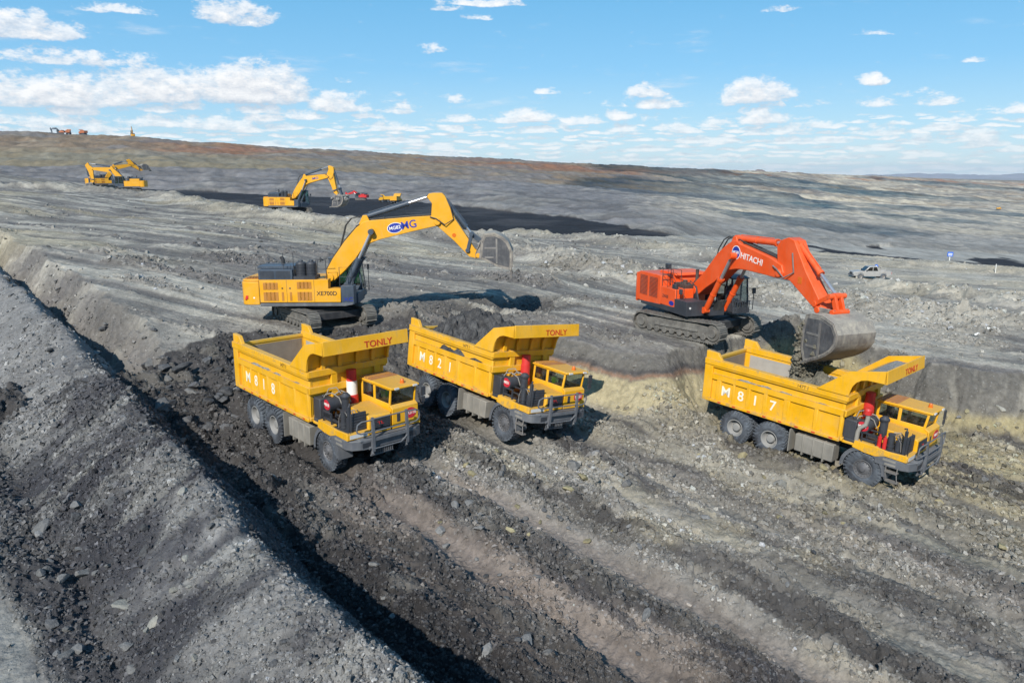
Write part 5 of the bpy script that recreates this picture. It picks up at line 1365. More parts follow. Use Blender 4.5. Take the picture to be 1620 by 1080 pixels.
# near yellow machine
EX = empty('excavator', pose(-11.267, 44.791, 2.315, -.010, .007, 0))
undercarriage(EX, rad(-52))
yellow_house(EX)
bo, st, bk = front_end(EX, XB, M['amber'], M['bluegrey'])
e = MB(); e.prism([(2.75, 4.62), (3.35, 4.86), (3.0, 5.25)], -.42, -.36); e.build('boom_gusset', M['amber'], bo)
s = MB(); s.lathe([(.27, 0), (.27, -.012), (.001, -.012)], 30, Matrix.Translation((4.55, -.361, 5.60)) @ Matrix.Rotation(rad(-10), 4, 'Y') @ Matrix.Diagonal((1.55, 1, 1, 1)), 'Y'); sg = s.build('boom_sign', M['signblue'], bo)
s = MB(); s.lathe([(.30, 0), (.30, -.008), (.001, -.008)], 30, Matrix.Translation((4.55, -.360, 5.60)) @ Matrix.Rotation(rad(-10), 4, 'Y') @ Matrix.Diagonal((1.52, 1, 1, 1)), 'Y'); s.build('sign_border', M['white'], sg)
def rs_rot(x, y, z, a): return right_side(x, y, z) @ Matrix.Rotation(a, 4, 'Z')
text('sign_lettering', 'MG82', .27, rs_rot(4.55, -.378, 5.60, rad(10)), M['white'], sg, bold=.008)
text('boom_lettering', 'MG', .62, rs_rot(5.36, -.366, 5.76, rad(10)), M['signblue'], bo, bold=.022, xscale=1.0)
s = MB(); s.cyl((7.95, -.283, 5.15), (7.95, -.29, 5.15), .12, 14); s.build('warning_sticker', M['lamp'], st)
tag(EX, 'large yellow excavator with black air cleaners, boom reaching over the trucks', 'excavator', 'yellow excavators')
# orange machine
EO = empty('excavator', pose(10.205, 41.543, 2.369, -1.223, -.004, -.005))
undercarriage(EO, rad(-48)+1.223, L=5.75, G=1.65, W=.66)
orange_house(EO)
bo, st, bk = front_end(EO, HB, M['orange'], M['orange'], wb=1.0, w=.40, ws=.32)
text('maker_lettering', 'HITACHI', .42, rs_rot(4.95, -.405, 4.62, rad(-7)), M['white'], bo, bold=.014, xscale=1.05)
s = MB(); s.lathe([(.30, 0), (.30, -.012), (.001, -.012)], 28, Matrix.Translation((3.72, -.401, 4.83)), 'Y'); sg = s.build('boom_sign', M['signblue'], bo)
s = MB(); s.lathe([(.34, 0), (.34, -.008), (.001, -.008)], 28, Matrix.Translation((3.72, -.400, 4.83)), 'Y'); s.build('sign_border', M['white'], sg)
text('sign_lettering', 'MG81', .21, rs_rot(3.72, -.418, 4.83, 0), M['white'], sg, bold=.01)
s = MB(); s.bx(8.2, 8.45, -.33, -.32, 3.9, 4.2); s.build('warning_sticker', M['lamp'], st)
tag(EO, 'orange excavator tipping clay from its bucket into a yellow truck', 'excavator')
# soil falling out of the orange bucket
bpy.context.view_layer.update()
def clods(name, mat, pts, label, cat):
    V = []; Fc = []
    base = [(0,0,1),(.89,0,.45),(.28,.85,.45),(-.72,.53,.45),(-.72,-.53,.45),(.28,-.85,.45),(.72,.53,-.45),(-.28,.85,-.45),(-.89,0,-.45),(-.28,-.85,-.45),(.72,-.53,-.45),(0,0,-1)]
    fc = [(0,1,2),(0,2,3),(0,3,4),(0,4,5),(0,5,1),(1,6,2),(2,7,3),(3,8,4),(4,9,5),(5,10,1),(1,10,6),(2,6,7),(3,7,8),(4,8,9),(5,9,10),(11,7,6),(11,8,7),(11,9,8),(11,10,9),(11,6,10)]
    for (p, s) in pts:
        n = len(V); V += [(p[0]+q[0]*s*random.uniform(.6, 1.2), p[1]+q[1]*s*random.uniform(.6, 1.2), p[2]+q[2]*s*random.uniform(.6, 1.2)) for q in base]; Fc += [tuple(i+n for i in f) for f in fc]
    me = bpy.data.meshes.new(name); me.from_pydata(V, [], Fc); me.materials.append(mat)
    ob = bpy.data.objects.new(name, me); COL.objects.link(ob); tag(ob, label, cat, kind='stuff'); return ob
pp = []
for k in range(3600):
    h = random.random()**.9
    y = random.uniform(-1.02, .85)+random.gauss(0, .06); p = EO.matrix_world @ Vector((9.44-.30*h+random.gauss(0, .07+.12*h), y, 2.35-2.75*h+random.gauss(0, .12)))
    pp.append((p, random.uniform(.03, .12)*(1.1 if random.random() < .2 else .8)))
for k in range(420):
    p = EO.matrix_world @ Vector((random.uniform(9.6, 10.5), random.uniform(-.9, .9), random.uniform(1.2, 2.0)*1.0)); pp.append((p, random.uniform(.1, .22)))
clods('falling_soil', M['claysoil'], pp, 'grey clay pouring from the orange bucket into the truck bed', 'soil')

# the second yellow machine, farther back on the bench
def far_yellow(px, py, D, yaw, tyaw, da, ds, db, label, dz=0., full=False):
    w = px2w(px, py, D)
    r = empty('excavator', pose(w[0], w[1], gz(w[0], w[1])+dz, yaw)); undercarriage(r, tyaw); yellow_house(r, full); o = front_end(r, XB, M['amber'], M['bluegrey'], da, ds, db)
    tag(r, label, 'excavator', 'yellow excavators'); return r, o
r2, o2 = far_yellow(462, 338, 124, rad(-16), rad(-30), rad(1), rad(-24), rad(-62), 'yellow excavator holding a full grey bucket before the black coal floor')
text('boom_lettering', 'MG', .5, rs_rot(4.75, -.366, 5.72, rad(10)), M['signblue'], o2[0], bold=.02, xscale=1.5)
bpy.context.view_layer.update()
bb = [o2[2].matrix_world @ v.co for v in o2[2].data.vertices]; bc = sum(bb, Vector())/len(bb)
top = max(v.z for v in bb)
clods('bucket_load', M['greysoil'], [(bc+Vector((random.gauss(0, .45), random.gauss(0, .5), .25+abs(random.gauss(0, .35)))), random.uniform(.15, .4)) for _ in range(90)], 'grey soil heaped in the raised bucket of the distant excavator', 'soil')
# the pair at the far left
far_yellow(203, 306, 184, rad(192), rad(20), rad(-4), rad(-42), rad(-40), 'yellow excavator facing left with its bucket on the ground, nearer of the far pair')
far_yellow(166, 303, 206, rad(40), rad(30), rad(2), rad(14), rad(10), 'yellow excavator with boom raised to the right, behind the far pair\'s nearer one')
# ------------------------------------------------------------------ people in the cabs
def person_mesh():
    V = []; E = []; Rr = []
    def v(p, r, par=None):
        V.append(p); Rr.append(r)
        if par is not None: E.append((par, len(V)-1))
        return len(V)-1
    pel = v((.08, 0, .10), .135); wst = v((.04, 0, .27), .125, pel); ch = v((.01, 0, .43), .145, wst); nk0 = v((.02, 0, .56), .075, ch)
    nk = v((.035, 0, .62), .055, nk0); hd = v((.05, 0, .70), .088, nk); hd2 = v((.05, 0, .78), .092, hd); v((.04, 0, .84), .06, hd2); v((.145, 0, .715), .018, hd)
    for s in (-1, 1):
        v((.045, s*.098, .73), .016, hd2)
        sh = v((.01, s*.19, .50), .075, ch); el = v((.20, s*.26, .28), .050, sh); wr = v((.44, s*.17, .34), .033, el); pm = v((.51, s*.155, .36), .036, wr)
        for k in range(4):
            y = s*.155+(k-1.5)*.022; a = v((.575+.006*(k in (1, 2)), y, .385), .0105, pm); b = v((.60+.006*(k in (1, 2)), y, .36), .0095, a); v((.588, y, .335), .0085, b)
        t = v((.52, s*.115, .385), .013, pm); v((.56, s*.105, .40), .010, t)
        hp = v((.12, s*.11, .08), .095, pel); kn = v((.52, s*.14, .10), .068, hp); an = v((.72, s*.14, -.26), .045, kn); v((.86, s*.14, -.30), .038, an)
    me = bpy.data.meshes.new('person'); me.from_pydata(V, E, [])
    o = bpy.data.objects.new('person', me); COL.objects.link(o)
    o.modifiers.new('skin', 'SKIN'); 
    for i, d in enumerate(me.skin_vertices[0].data): d.radius = (Rr[i], Rr[i]); d.use_root = (i == 0)
    sb = o.modifiers.new('sub', 'SUBSURF'); sb.levels = 1; sb.render_levels = 1
    bpy.context.view_layer.update()
    m2 = bpy.data.meshes.new_from_object(o.evaluated_get(bpy.context.evaluated_depsgraph_get())); bpy.data.objects.remove(o)
    m2.name = 'person'; m2.materials.clear(); m2.materials.append(M['cloth']); m2.materials.append(M['skin'])
    for p in m2.polygons:
        c = p.center; p.use_smooth = True
        p.material_index = 1 if (c.z > .58 or (c.x > .42 and c.z > .25)) else 0
    vb = bmesh.new(); vb.from_mesh(m2)
    kill = [f for f in vb.faces if not (.14 < f.calc_center_median().z < .57 and abs(f.calc_center_median().y) < .20 and f.calc_center_median().x < .17)]
    bmesh.ops.delete(vb, geom=kill, context='FACES')
    for q in vb.verts: q.co += q.normal*.014
    mv = bpy.data.meshes.new('vest'); vb.to_mesh(mv); vb.free(); mv.materials.clear(); mv.materials.append(M['vest'])
    for p in mv.polygons: p.use_smooth = True; p.material_index = 0
    h = MB(); h.lathe([(.098, -.03), (.108, .02), (.10, .07), (.06, .11), (.001, .12)], 16, Matrix.Translation((.042, 0, .77)), 'Z'); mh = h.mesh('hair'); mh.materials.append(M['hair'])
    e = MB()
    for s in (-1, 1): e.lathe([(.011, -.004), (.012, .003), (.001, .006)], 8, Matrix.Translation((.135, s*.034, .745)), 'X')
    e.bx(.128, .137, -.025, .025, .672, .680); mE = e.mesh('face_detail'); mE.materials.append(M['hair'])
    return m2, mv, mh, mE
PM = person_mesh()
def seat_person(root, x, y, z, label, vest=True, shirt=None):
    me = PM[0]
    if shirt: me = me.copy(); me.materials[0] = M[shirt]
    o = bpy.data.objects.new('person', me); COL.objects.link(o); o.matrix_world = root.matrix_world @ Matrix.Translation((x, y, z))
    for nm, mm in (('vest', PM[1]), ('hair', PM[2]), ('face_detail', PM[3])):
        if nm == 'vest' and not vest: continue
        c = bpy.data.objects.new(nm, mm); COL.objects.link(c); c.parent = o
    tag(o, label, 'person', 'drivers in the truck cabs' if vest else None)
bpy.context.view_layer.update()
seat_person(T818, .14, .85, 2.06, 'driver in a green high visibility vest in the cab of truck M818')
seat_person(T821, .14, .85, 2.06, 'driver in a green high visibility vest in the cab of truck M821')
seat_person(T817, .14, .85, 2.06, 'driver in a green high visibility vest in the cab of truck M817')
seat_person(EO, 1.45, 1.08, 2.0, 'operator in a blue shirt seated in the orange excavator cab', False, 'clothblue')

# ------------------------------------------------------------------ pickup on the haul road
def pickup():
    root = empty('pickup_truck')
    b = MB()
    def half(s):
        a, c = sorted((s*.86, s*.90))
    # side panels with wheel arches, as one outline
    L, Rr = 1.62, .46
    out = [(-2.62, .52)]+[(-1.55+Rr*math.cos(rad(180-180*i/8)), .42+Rr*math.sin(rad(180*i/8))) for i in range(9)]+[(1.55-Rr*math.cos(rad(180*i/8)), .42+Rr*math.sin(rad(180*i/8))) for i in range(9)]
    out += [(2.45, .50), (2.60, .72), (2.55, .98), (1.35, 1.10), (-.9, 1.09), (-1.0, 1.16), (-2.60, 1.14), (-2.64, .9)]
    b.prism(out, -.90, -.80); b.prism(out, .80, .90)
    b.prism([(2.42, .45), (2.60, .70), (2.55, .98), (1.30, 1.11), (1.15, 1.0), (1.2, .5)], -.82, .82)
    b.bx(-2.62, 1.2, -.80, .80, .48, .66); b.bx(-2.64, -2.56, -.82, .82, .6, 1.06); b.bx(-.98, -.90, -.82, .82, .6, 1.08)
    bd = b.build('body', M['silver'], root, bevel=.03)
    c = MB(); c.prism([(1.02, 1.08), (.42, 1.62), (.2, 1.68), (-.72, 1.68), (-.98, 1.08)], -.78, .78)
    cb = c.build('cabin', M['silver'], root, bevel=.05)
    for s in (-1, 1):
        a, d = sorted((s*.781, s*.792))
        g = MB(); g.prism([(.80, 1.12), (.36, 1.56), (-.05, 1.58), (-.05, 1.12)], a, d); g.build('side_window', M['darkglass'], cb)
        g = MB(); g.prism([(-.15, 1.12), (-.15, 1.58), (-.62, 1.58), (-.80, 1.12)], a, d); g.build('side_window', M['darkglass'], cb)
        m = MB(); a, d = sorted((s*.86, s*1.05)); m.bx(.72, .86, a, d, 1.10, 1.26); m.build('wing_mirror', M['dark'], root, bevel=.02)
        l = MB(); a, d = sorted((s*.52, s*.82)); l.prism([(2.56, .80), (2.585, .74), (2.565, .94), (2.54, .94)], a, d); l.build('headlight', M['lens'], root)
        l = MB(); a, d = sorted((s*.78, s*.89)); l.bx(-2.66, -2.63, a, d, .75, 1.0); l.build('tail_light', M['red'], root)
        for x in (-1.55, 1.55):
            w = MB(); w.lathe([(.22, -.11), (.37, -.11), (.39, -.06), (.39, .06), (.37, .11), (.22, .11), (.22, -.11)], 20, caps=False); o = w.build('wheel', M['rubber'], root, loc=(x, s*.80, .39))
            w = MB(); w.lathe([(.23, s*.05), (.235, s*.115), (.2, s*.10), (.08, s*.07), (.06, s*.11), (.001, s*.11)], 14); w.build('rim', M['steel'], o)
    g = MB(); g.add([(1.0, -.70, 1.115), (1.0, .70, 1.115), (.46, .66, 1.605), (.46, -.66, 1.605)], [(0,1,2,3)], Matrix.Translation((.012, 0, .012))); g.build('windscreen', M['darkglass'], cb)
    g = MB(); g.prism([(2.585, .62), (2.60, .70), (2.58, .90), (2.56, .90)], -.45, .45); g.build('grille', M['dark'], root)
    g = MB(); g.bx(2.45, 2.68, -.88, .88, .42, .60); g.build('bumper', M['grey'], root, bevel=.03)
    g = MB(); g.tube([(-1.1, -.7, 1.06), (-1.2, -.7, 1.5), (-1.2, .7, 1.5), (-1.1, .7, 1.06)], .03); g.build('roll_bar', M['steel'], root)
    return root
PK = pickup(); wp = px2w(1375, 441, 108); PK.matrix_world = pose(wp[0], wp[1], gz(wp[0], wp[1])-.02, rad(176), rad(0)) @ Matrix.Diagonal((1, 1.05, 1.12, 1))
tag(PK, 'dusty silver double cab pickup alone on the pale haul road', 'pickup')

# ------------------------------------------------------------------ road signs, posts and litter
def sign_post(px, py, D, h, bw, bh, label, lines, mat, disc=False):
    w = px2w(px, py, D); r = empty('road_sign', Matrix.Translation((w[0], w[1], gz(w[0], w[1])-.1)) @ Matrix.Rotation(rad(-90)-math.atan2(w[0], w[1])+rad(14), 4, 'Z'))
    p = MB(); p.cyl((0, 0, 0), (0, 0, h), .07, 10); p.build('post', M['white'], r)
    b = MB()
    if disc: b.lathe([(bw/2, .06), (bw/2, .09), (.001, .09)], 24, Matrix.Translation((0, 0, h)), 'X')
    else: b.bx(.06, .10, -bw/2, bw/2, h-bh*.75, h+bh*.25)
    bo_ = b.build('sign_board', mat, r, bevel=0 if disc else .01)
    if lines:
        l = MB()
        for k in range(2): l.bx(.102, .106, -bw*.36, bw*.36, h-bh*(.12+.34*k)-.06, h-bh*(.12+.34*k)+.06)
        l.build('sign_stripe', M['white'], bo_)
    else:
        l = MB(); l.lathe([(bw*.22, .091), (bw*.22, .095), (.001, .095)], 16, Matrix.Translation((0, 0, h)), 'X'); l.build('sign_symbol', M['white'], bo_)
    tag(r, label, 'road sign')
sign_post(1501, 420, 124, 1.9, .85, .75, 'blue rectangular road sign with white lines on a white post', True, M['roadblue'])
sign_post(1387, 414, 116, .7, .55, .5, 'small round blue sign low on the pale rubble bank', False, M['roadblue'], True)
for px, py, D, lab in ((945, 376, 118, 'thin white marker post standing before the dark coal floor'), (1575, 428, 112, 'thin white marker post right of the blue road sign')):
    w = px2w(px, py, D); m = MB(); m.cyl((0, 0, -.2), (0, 0, 1.3), .05, 8, .04); m.lathe([(.06, 1.3), (.06, 1.35), (.001, 1.37)], 8, None, 'Z')
    o = m.build('marker_post', M['white'], None, loc=(w[0], w[1], gz(w[0], w[1]))); tag(o, lab, 'post')
for k, (px, py, s, lab) in enumerate(((1541, 534, .26, 'crumpled white sheet on the pale road, left of the two'), (1567, 530, .3, 'flat white sheet on the pale road, right of the two'))):
    w = px2w(px, py, 43+k); me = lump_mesh('plastic_sheet', lambda x, y: .05+(fbm(x*6+k*9, y*6, 3, 300)-.3)*.3, 14, 10, -s, s, -s*.4, s*.4); me.materials.append(M['white'])
    o = bpy.data.objects.new('plastic_sheet', me); COL.objects.link(o); o.location = (w[0], w[1], gz(w[0], w[1])+.06); tag(o, lab, 'litter', 'white plastic litter on the road')

# ------------------------------------------------------------------ far machines
def recolour(root, a, b):
    for c in root.children_recursive:
        if c.type == 'MESH':
            for i, mm in enumerate(c.data.materials):
                if mm == a: c.data.materials[i] = b
def small_truck(px, py, D, yaw, mat, label, group, sc=1.0, tip=False):
    w = pix_ground([(px, py)], True)[0] or (100, 700); r = empty('dump_truck', pose(w[0], w[1], gz(w[0], w[1]), yaw) @ Matrix.Scale(sc, 4))
    b = MB(); b.prism([(-7.4, 1.65), (-7.4, 3.7), (-2.1, 3.55), (-.9, 4.6), (.45, 4.9), (.5, 4.45), (-.5, 4.3), (-.9, 3.5), (-1.0, 1.65)], -1.7, 1.7)
    b.build('dump_body', mat, r, bevel=.03)
    b = MB(); b.prism([(-.5, 1.3), (-.5, 3.1), (1.5, 3.1), (1.6, 2.3), (1.7, 1.2)], .2, 1.45); b.bx(-.5, 1.7, -1.5, .2, 1.2, 2.2); b.build('cab', mat, r, bevel=.03)
    g = MB(); g.prism([(1.585, 2.40), (1.515, 3.0), (1.535, 3.0), (1.60, 2.40)], .3, 1.35); g.bx(-.3, 1.2, .185, .199, 2.4, 3.0); g.build('cab_window', M['darkglass'], r)
    b = MB(); b.bx(-7, 1.6, -.6, .6, .8, 1.5); b.build('chassis', M['chassis'], r)
    for s in (-1, 1):
        for x in (0, -3.95, -5.62):
            m = MB(); m.lathe([(.3, -.3), (.7, -.3), (.75, -.2), (.75, .2), (.7, .3), (.3, .3)], 18); m.build('wheel', M['rubber'], r, loc=(x, s*1.35, .75))
    tag(r, label, 'dump truck', group); return r
small_truck(604, 320, 432, rad(200), M['yellow'], 'tiny yellow dump truck on the black coal floor', None, .8)
small_truck(630, 322, 425, rad(80), M['amber'], 'tiny dump truck seen end on, right of the other on the coal floor', None)
def rim_at(px, back):
    """a spot just behind the skyline edge under pixel column px"""
    A = math.atan2(*px2w(px, 215, 700)[:2]); R0 = float(np.interp(A, L4[0], L4[1]))+back
    return R0*math.sin(A), R0*math.cos(A)
def put(r, px, back, yaw, dz=0):
    x, y = rim_at(px, back); r.matrix_world = pose(x, y, gz(x, y)+dz, yaw)
M['faded'] = paint('faded_orange', (.42, .12, .035), .6, dust=.4)
t1 = small_truck(108, 214, 700, 0, M['faded'], 'tiny orange dump truck on the skyline, nearer the dark excavator', None); put(t1, 110, 4, rad(110))
t2 = small_truck(128, 216, 700, 0, M['faded'], 'tiny orange dump truck on the skyline, right of its twin', None); put(t2, 129, 3, rad(150))
t3 = small_truck(1582, 332, 700, 0, M['amber'], 'tiny yellow vehicle alone on the far terraces at right', None, .45)
def far_digger(px, yaw, da, ds, db, body, arm, label, back=4, D=None, py=None):
    r = empty('excavator'); undercarriage(r, rad(25)); yellow_house(r, False); front_end(r, XB, M['amber'], M['bluegrey'], da, ds, db)
    recolour(r, M['amber'], body)
    for c in r.children:
        if c.name.split('.')[0] in ('boom', 'stick'): recolour(r, None, None); c.data.materials[0] = arm
    if D is None: put(r, px, back, yaw)
    else: w = pix_ground([(px, py)], True)[0]; r.matrix_world = pose(w[0], w[1], gz(w[0], w[1]), yaw)
    tag(r, label, 'excavator'); return r
far_digger(96, rad(180), rad(-12), rad(-40), rad(-30), M['faded'], M['bluegrey'], 'tiny excavator with a dark arm on the skyline at far left')
far_digger(210, rad(120), rad(30), rad(-60), 0, M['amber'], M['amber'], 'tiny amber excavator with its arm raised on the skyline', 3)
far_digger(571, rad(160), rad(-25), rad(-30), rad(-20), M['red'], M['red'], 'tiny red excavator at the far edge of the coal floor', D=436, py=317)
# ------------------------------------------------------------------ rocks
rng = np.random.default_rng(11)
def rock_mesh(k):
    bm = bmesh.new(); bmesh.ops.create_icosphere(bm, subdivisions=3, radius=1)
    r = np.random.default_rng(100+k)
    planes = []
    for i in range(15):
        n = Vector(r.normal(size=3)).normalized(); planes.append((n, r.uniform(.48, .82)))
    ax = Vector((r.uniform(.8, 1.25), r.uniform(.7, 1.05), r.uniform(.5, .85)))
    for v in bm.verts:
        p = v.co.copy()
        for n, d in planes:
            e = p.dot(n)
            if e > d: p -= n*(e-d)
        nn = np.array([p.x, p.y, p.z])*2.3
        p *= 1+.10*(float(vn(np.array([nn[0]+nn[2]]), np.array([nn[1]-nn[2]]), 400+k)[0])-.5)+.05*(float(vn(np.array([nn[0]*3]), np.array([nn[1]*3+nn[2]*3]), 420+k)[0])-.5)
        v.co = Vector((p.x*ax.x, p.y*ax.y, p.z*ax.z))
    me = bpy.data.meshes.new('rock'); bm.to_mesh(me); bm.free()
    me.polygons.foreach_set('use_smooth', [True]*len(me.polygons)); me.set_sharp_from_angle(angle=rad(14))
    return me
def rock_mat(name, a, b):
    m, t, bs = new_mat(name)
    P = t.n('ShaderNodeTexCoord').outputs['Object']; oi = t.n('ShaderNodeObjectInfo')
    P2 = t.n('ShaderNodeVectorMath', operation='ADD', inp={0: P, 1: oi.outputs['Location']}).outputs[0]
    n1 = t.n('ShaderNodeTexNoise', inp={'Vector': P2, 'Scale': 2.2, 'Detail': 7, 'Roughness': .7}).outputs[0]
    c = t.mix(t.ramp(n1, [(.35, 0), (.65, 1)]), a, b)
    k = t.m('MULTIPLY_ADD', oi.outputs['Random'], .6, .7)
    c = t.mix(1.0, c, t.n('ShaderNodeCombineColor', inp={0: k, 1: k, 2: k}).outputs[0], 'MULTIPLY')
    t.nt.links.new(c, bs.inputs['Base Color']); bs.inputs['Roughness'].default_value = .9; bs.inputs['Specular IOR Level'].default_value = .15
    bp_ = t.n('ShaderNodeBump', inp={'Height': n1, 'Strength': .6, 'Distance': .12}); t.nt.links.new(bp_.outputs[0], bs.inputs['Normal'])
    return m
RM = {'grey': rock_mat('grey_rock', (.13, .13, .125), (.21, .205, .195)), 'dark': rock_mat('dark_rock', (.06, .06, .062), (.12, .12, .118)), 'pale': rock_mat('pale_rock', (.22, .215, .19), (.31, .295, .25)), 'clay': rock_mat('clay_rock', (.22, .19, .11), (.34, .30, .18))}
RP = {(k, mn): None for k in range(9) for mn in RM}
for k in range(9):
    base = rock_mesh(k)
    for mn in RM:
        q = base.copy(); q.materials.append(RM[mn]); RP[(k, mn)] = q
ZN = {'berm': ('angular grey rock on the slope of the dark berm in the foreground', 'rocks scattered on the berm'),
      'wall': ('dark boulder in the rubble face behind truck M818', 'boulders in the rubble face'),
      'mound': ('grey rock in the rubble ridges between the wheel tracks', 'rocks between the wheel tracks'),
      'clay': ('pale clay boulder on the ochre ground near truck M817', 'pale boulders on the ochre ground'),
      'bench': ('grey rock on the upper bench near the excavators', 'rocks on the upper bench'),
      'heap': ('grey rock in the rubble bank beyond the excavators', 'rocks in the rubble banks')}
ROCKN = 0
def rock(x, y, s, mn, zone, label=None, flat=1.0, sink=.3):
    global ROCKN
    o = bpy.data.objects.new('rock', RP[(int(rng.integers(9)), mn)]); COL.objects.link(o); ROCKN += 1
    R_LIST.append((o, x, y, s, flat, sink))
    o.rotation_euler = (rng.uniform(-.5, .5), rng.uniform(-.5, .5), rng.uniform(0, 6.28)); o.scale = (s*rng.uniform(.85, 1.25), s*rng.uniform(.8, 1.15), s*rng.uniform(.7, 1.0)*flat)
    if label: tag(o, label, 'rock')
    else: tag(o, ZN[zone][0], 'rock', ZN[zone][1])
R_LIST = []
# individually placed rocks: pixel, diameter in pixels, kind
SP = [(197,962,44,'pale','berm','large flat pale slab on the lower slope of the berm',.35),(770,1037,34,'grey','mound','rounded grey boulder at the trench edge, leftmost of three in a row',1),(834,1020,26,'grey','mound','middle boulder of three in a row beside the shaded trench',1),(870,1042,28,'grey','mound','rightmost boulder of three in a row beside the shaded trench',1),
      (1582,880,24,'clay','clay','lone ochre boulder at the right edge below truck M817',1),(1232,772,40,'pale','clay','broad pale clay lump in front of the rear wheels of truck M817',.7),(66,846,34,'grey','berm','pale boulder topping the clump left of the berm',1),(1020,985,22,'grey','mound','square boulder lying beside the middle wheel track',1),
      (560,702,26,'dark','wall',None,1),(905,745,34,'grey','mound',None,1),(925,770,30,'clay','mound',None,1),(720,812,22,'grey','mound',None,1),(760,850,20,'grey','mound',None,1),(590,900,22,'grey','mound',None,1),(610,885,16,'grey','mound',None,1),(270,645,26,'dark','wall',None,1),(285,600,30,'dark','wall',None,1),(310,620,28,'dark','wall',None,1),(330,580,24,'dark','wall',None,1),(355,640,24,'dark','wall',None,1),(262,648,34,'grey','wall',None,.7),(330,690,24,'dark','wall',None,1),
      (150,560,18,'grey','berm',None,.6),(210,1060,20,'grey','berm',None,1),(200,1030,24,'grey','berm',None,1),(275,942,20,'pale','berm',None,1),(245,985,22,'pale','berm',None,1),(232,1000,18,'pale','berm',None,1),(40,800,18,'dark','berm',None,1),(100,930,20,'grey','berm',None,1),(140,960,22,'dark','berm',None,1)]
pg = pix_ground([(p[0], p[1]) for p in SP])
for p, g_ in zip(SP, pg):
    if g_: rock(g_[0], g_[1], p[2]/2*g_[2]/FPX, p[3], p[4], p[5], p[6])
# the rest by zone: pixel windows, count, size range in pixels
for zone, n, (x0, y0, x1, y1), mats, (a, b) in (('berm', 26, (60, 790, 180, 1075), ['grey', 'dark', 'grey'], (14, 30)), ('berm', 62, (180, 720, 640, 1075), ['grey', 'grey', 'pale', 'dark'], (8, 20)), ('berm', 22, (10, 520, 260, 760), ['grey', 'dark'], (7, 14)),
        ('wall', 48, (225, 560, 390, 720), ['dark', 'dark', 'grey'], (12, 26)), ('mound', 36, (560, 800, 900, 1050), ['grey', 'dark'], (10, 22)), ('mound', 38, (690, 690, 1000, 860), ['grey', 'grey', 'clay'], (9, 24)), ('mound', 14, (1000, 820, 1500, 1060), ['grey', 'dark'], (9, 17)),
        ('clay', 30, (1040, 640, 1600, 860), ['clay', 'pale', 'grey'], (9, 22)), ('bench', 14, (560, 490, 760, 560), ['grey', 'dark'], (7, 16)), ('heap', 16, (830, 395, 1010, 445), ['grey', 'dark'], (5, 9))):
    if ROCKN >= 296: break
    pts = [(rng.uniform(x0, x1), rng.uniform(y0, y1)) for _ in range(n)]
    for (px, py), g_ in zip(pts, pix_ground(pts)):
        if g_ is None or ROCKN >= 298: continue
        # keep clear of the machines
        ok = all(abs((T.matrix_world.inverted() @ Vector((g_[0], g_[1], 1)))[1]) > 2.1 or not (-7.6 < (T.matrix_world.inverted() @ Vector((g_[0], g_[1], 1)))[0] < 2.3) for T in (T818, T821, T817))
        if not ok: continue
        s = a+(b-a)*rng.random()**2
        rock(g_[0], g_[1], s/2*g_[2]/FPX, mats[int(rng.integers(len(mats)))], zone)
xs = np.array([r[1] for r in R_LIST]); ys = np.array([r[2] for r in R_LIST]); zs, _, _ = ground(xs, ys, color=False)
for r, z in zip(R_LIST, zs): r[0].location = (r[1], r[2], float(z)+r[3]*r[4]*(.55-r[5]))

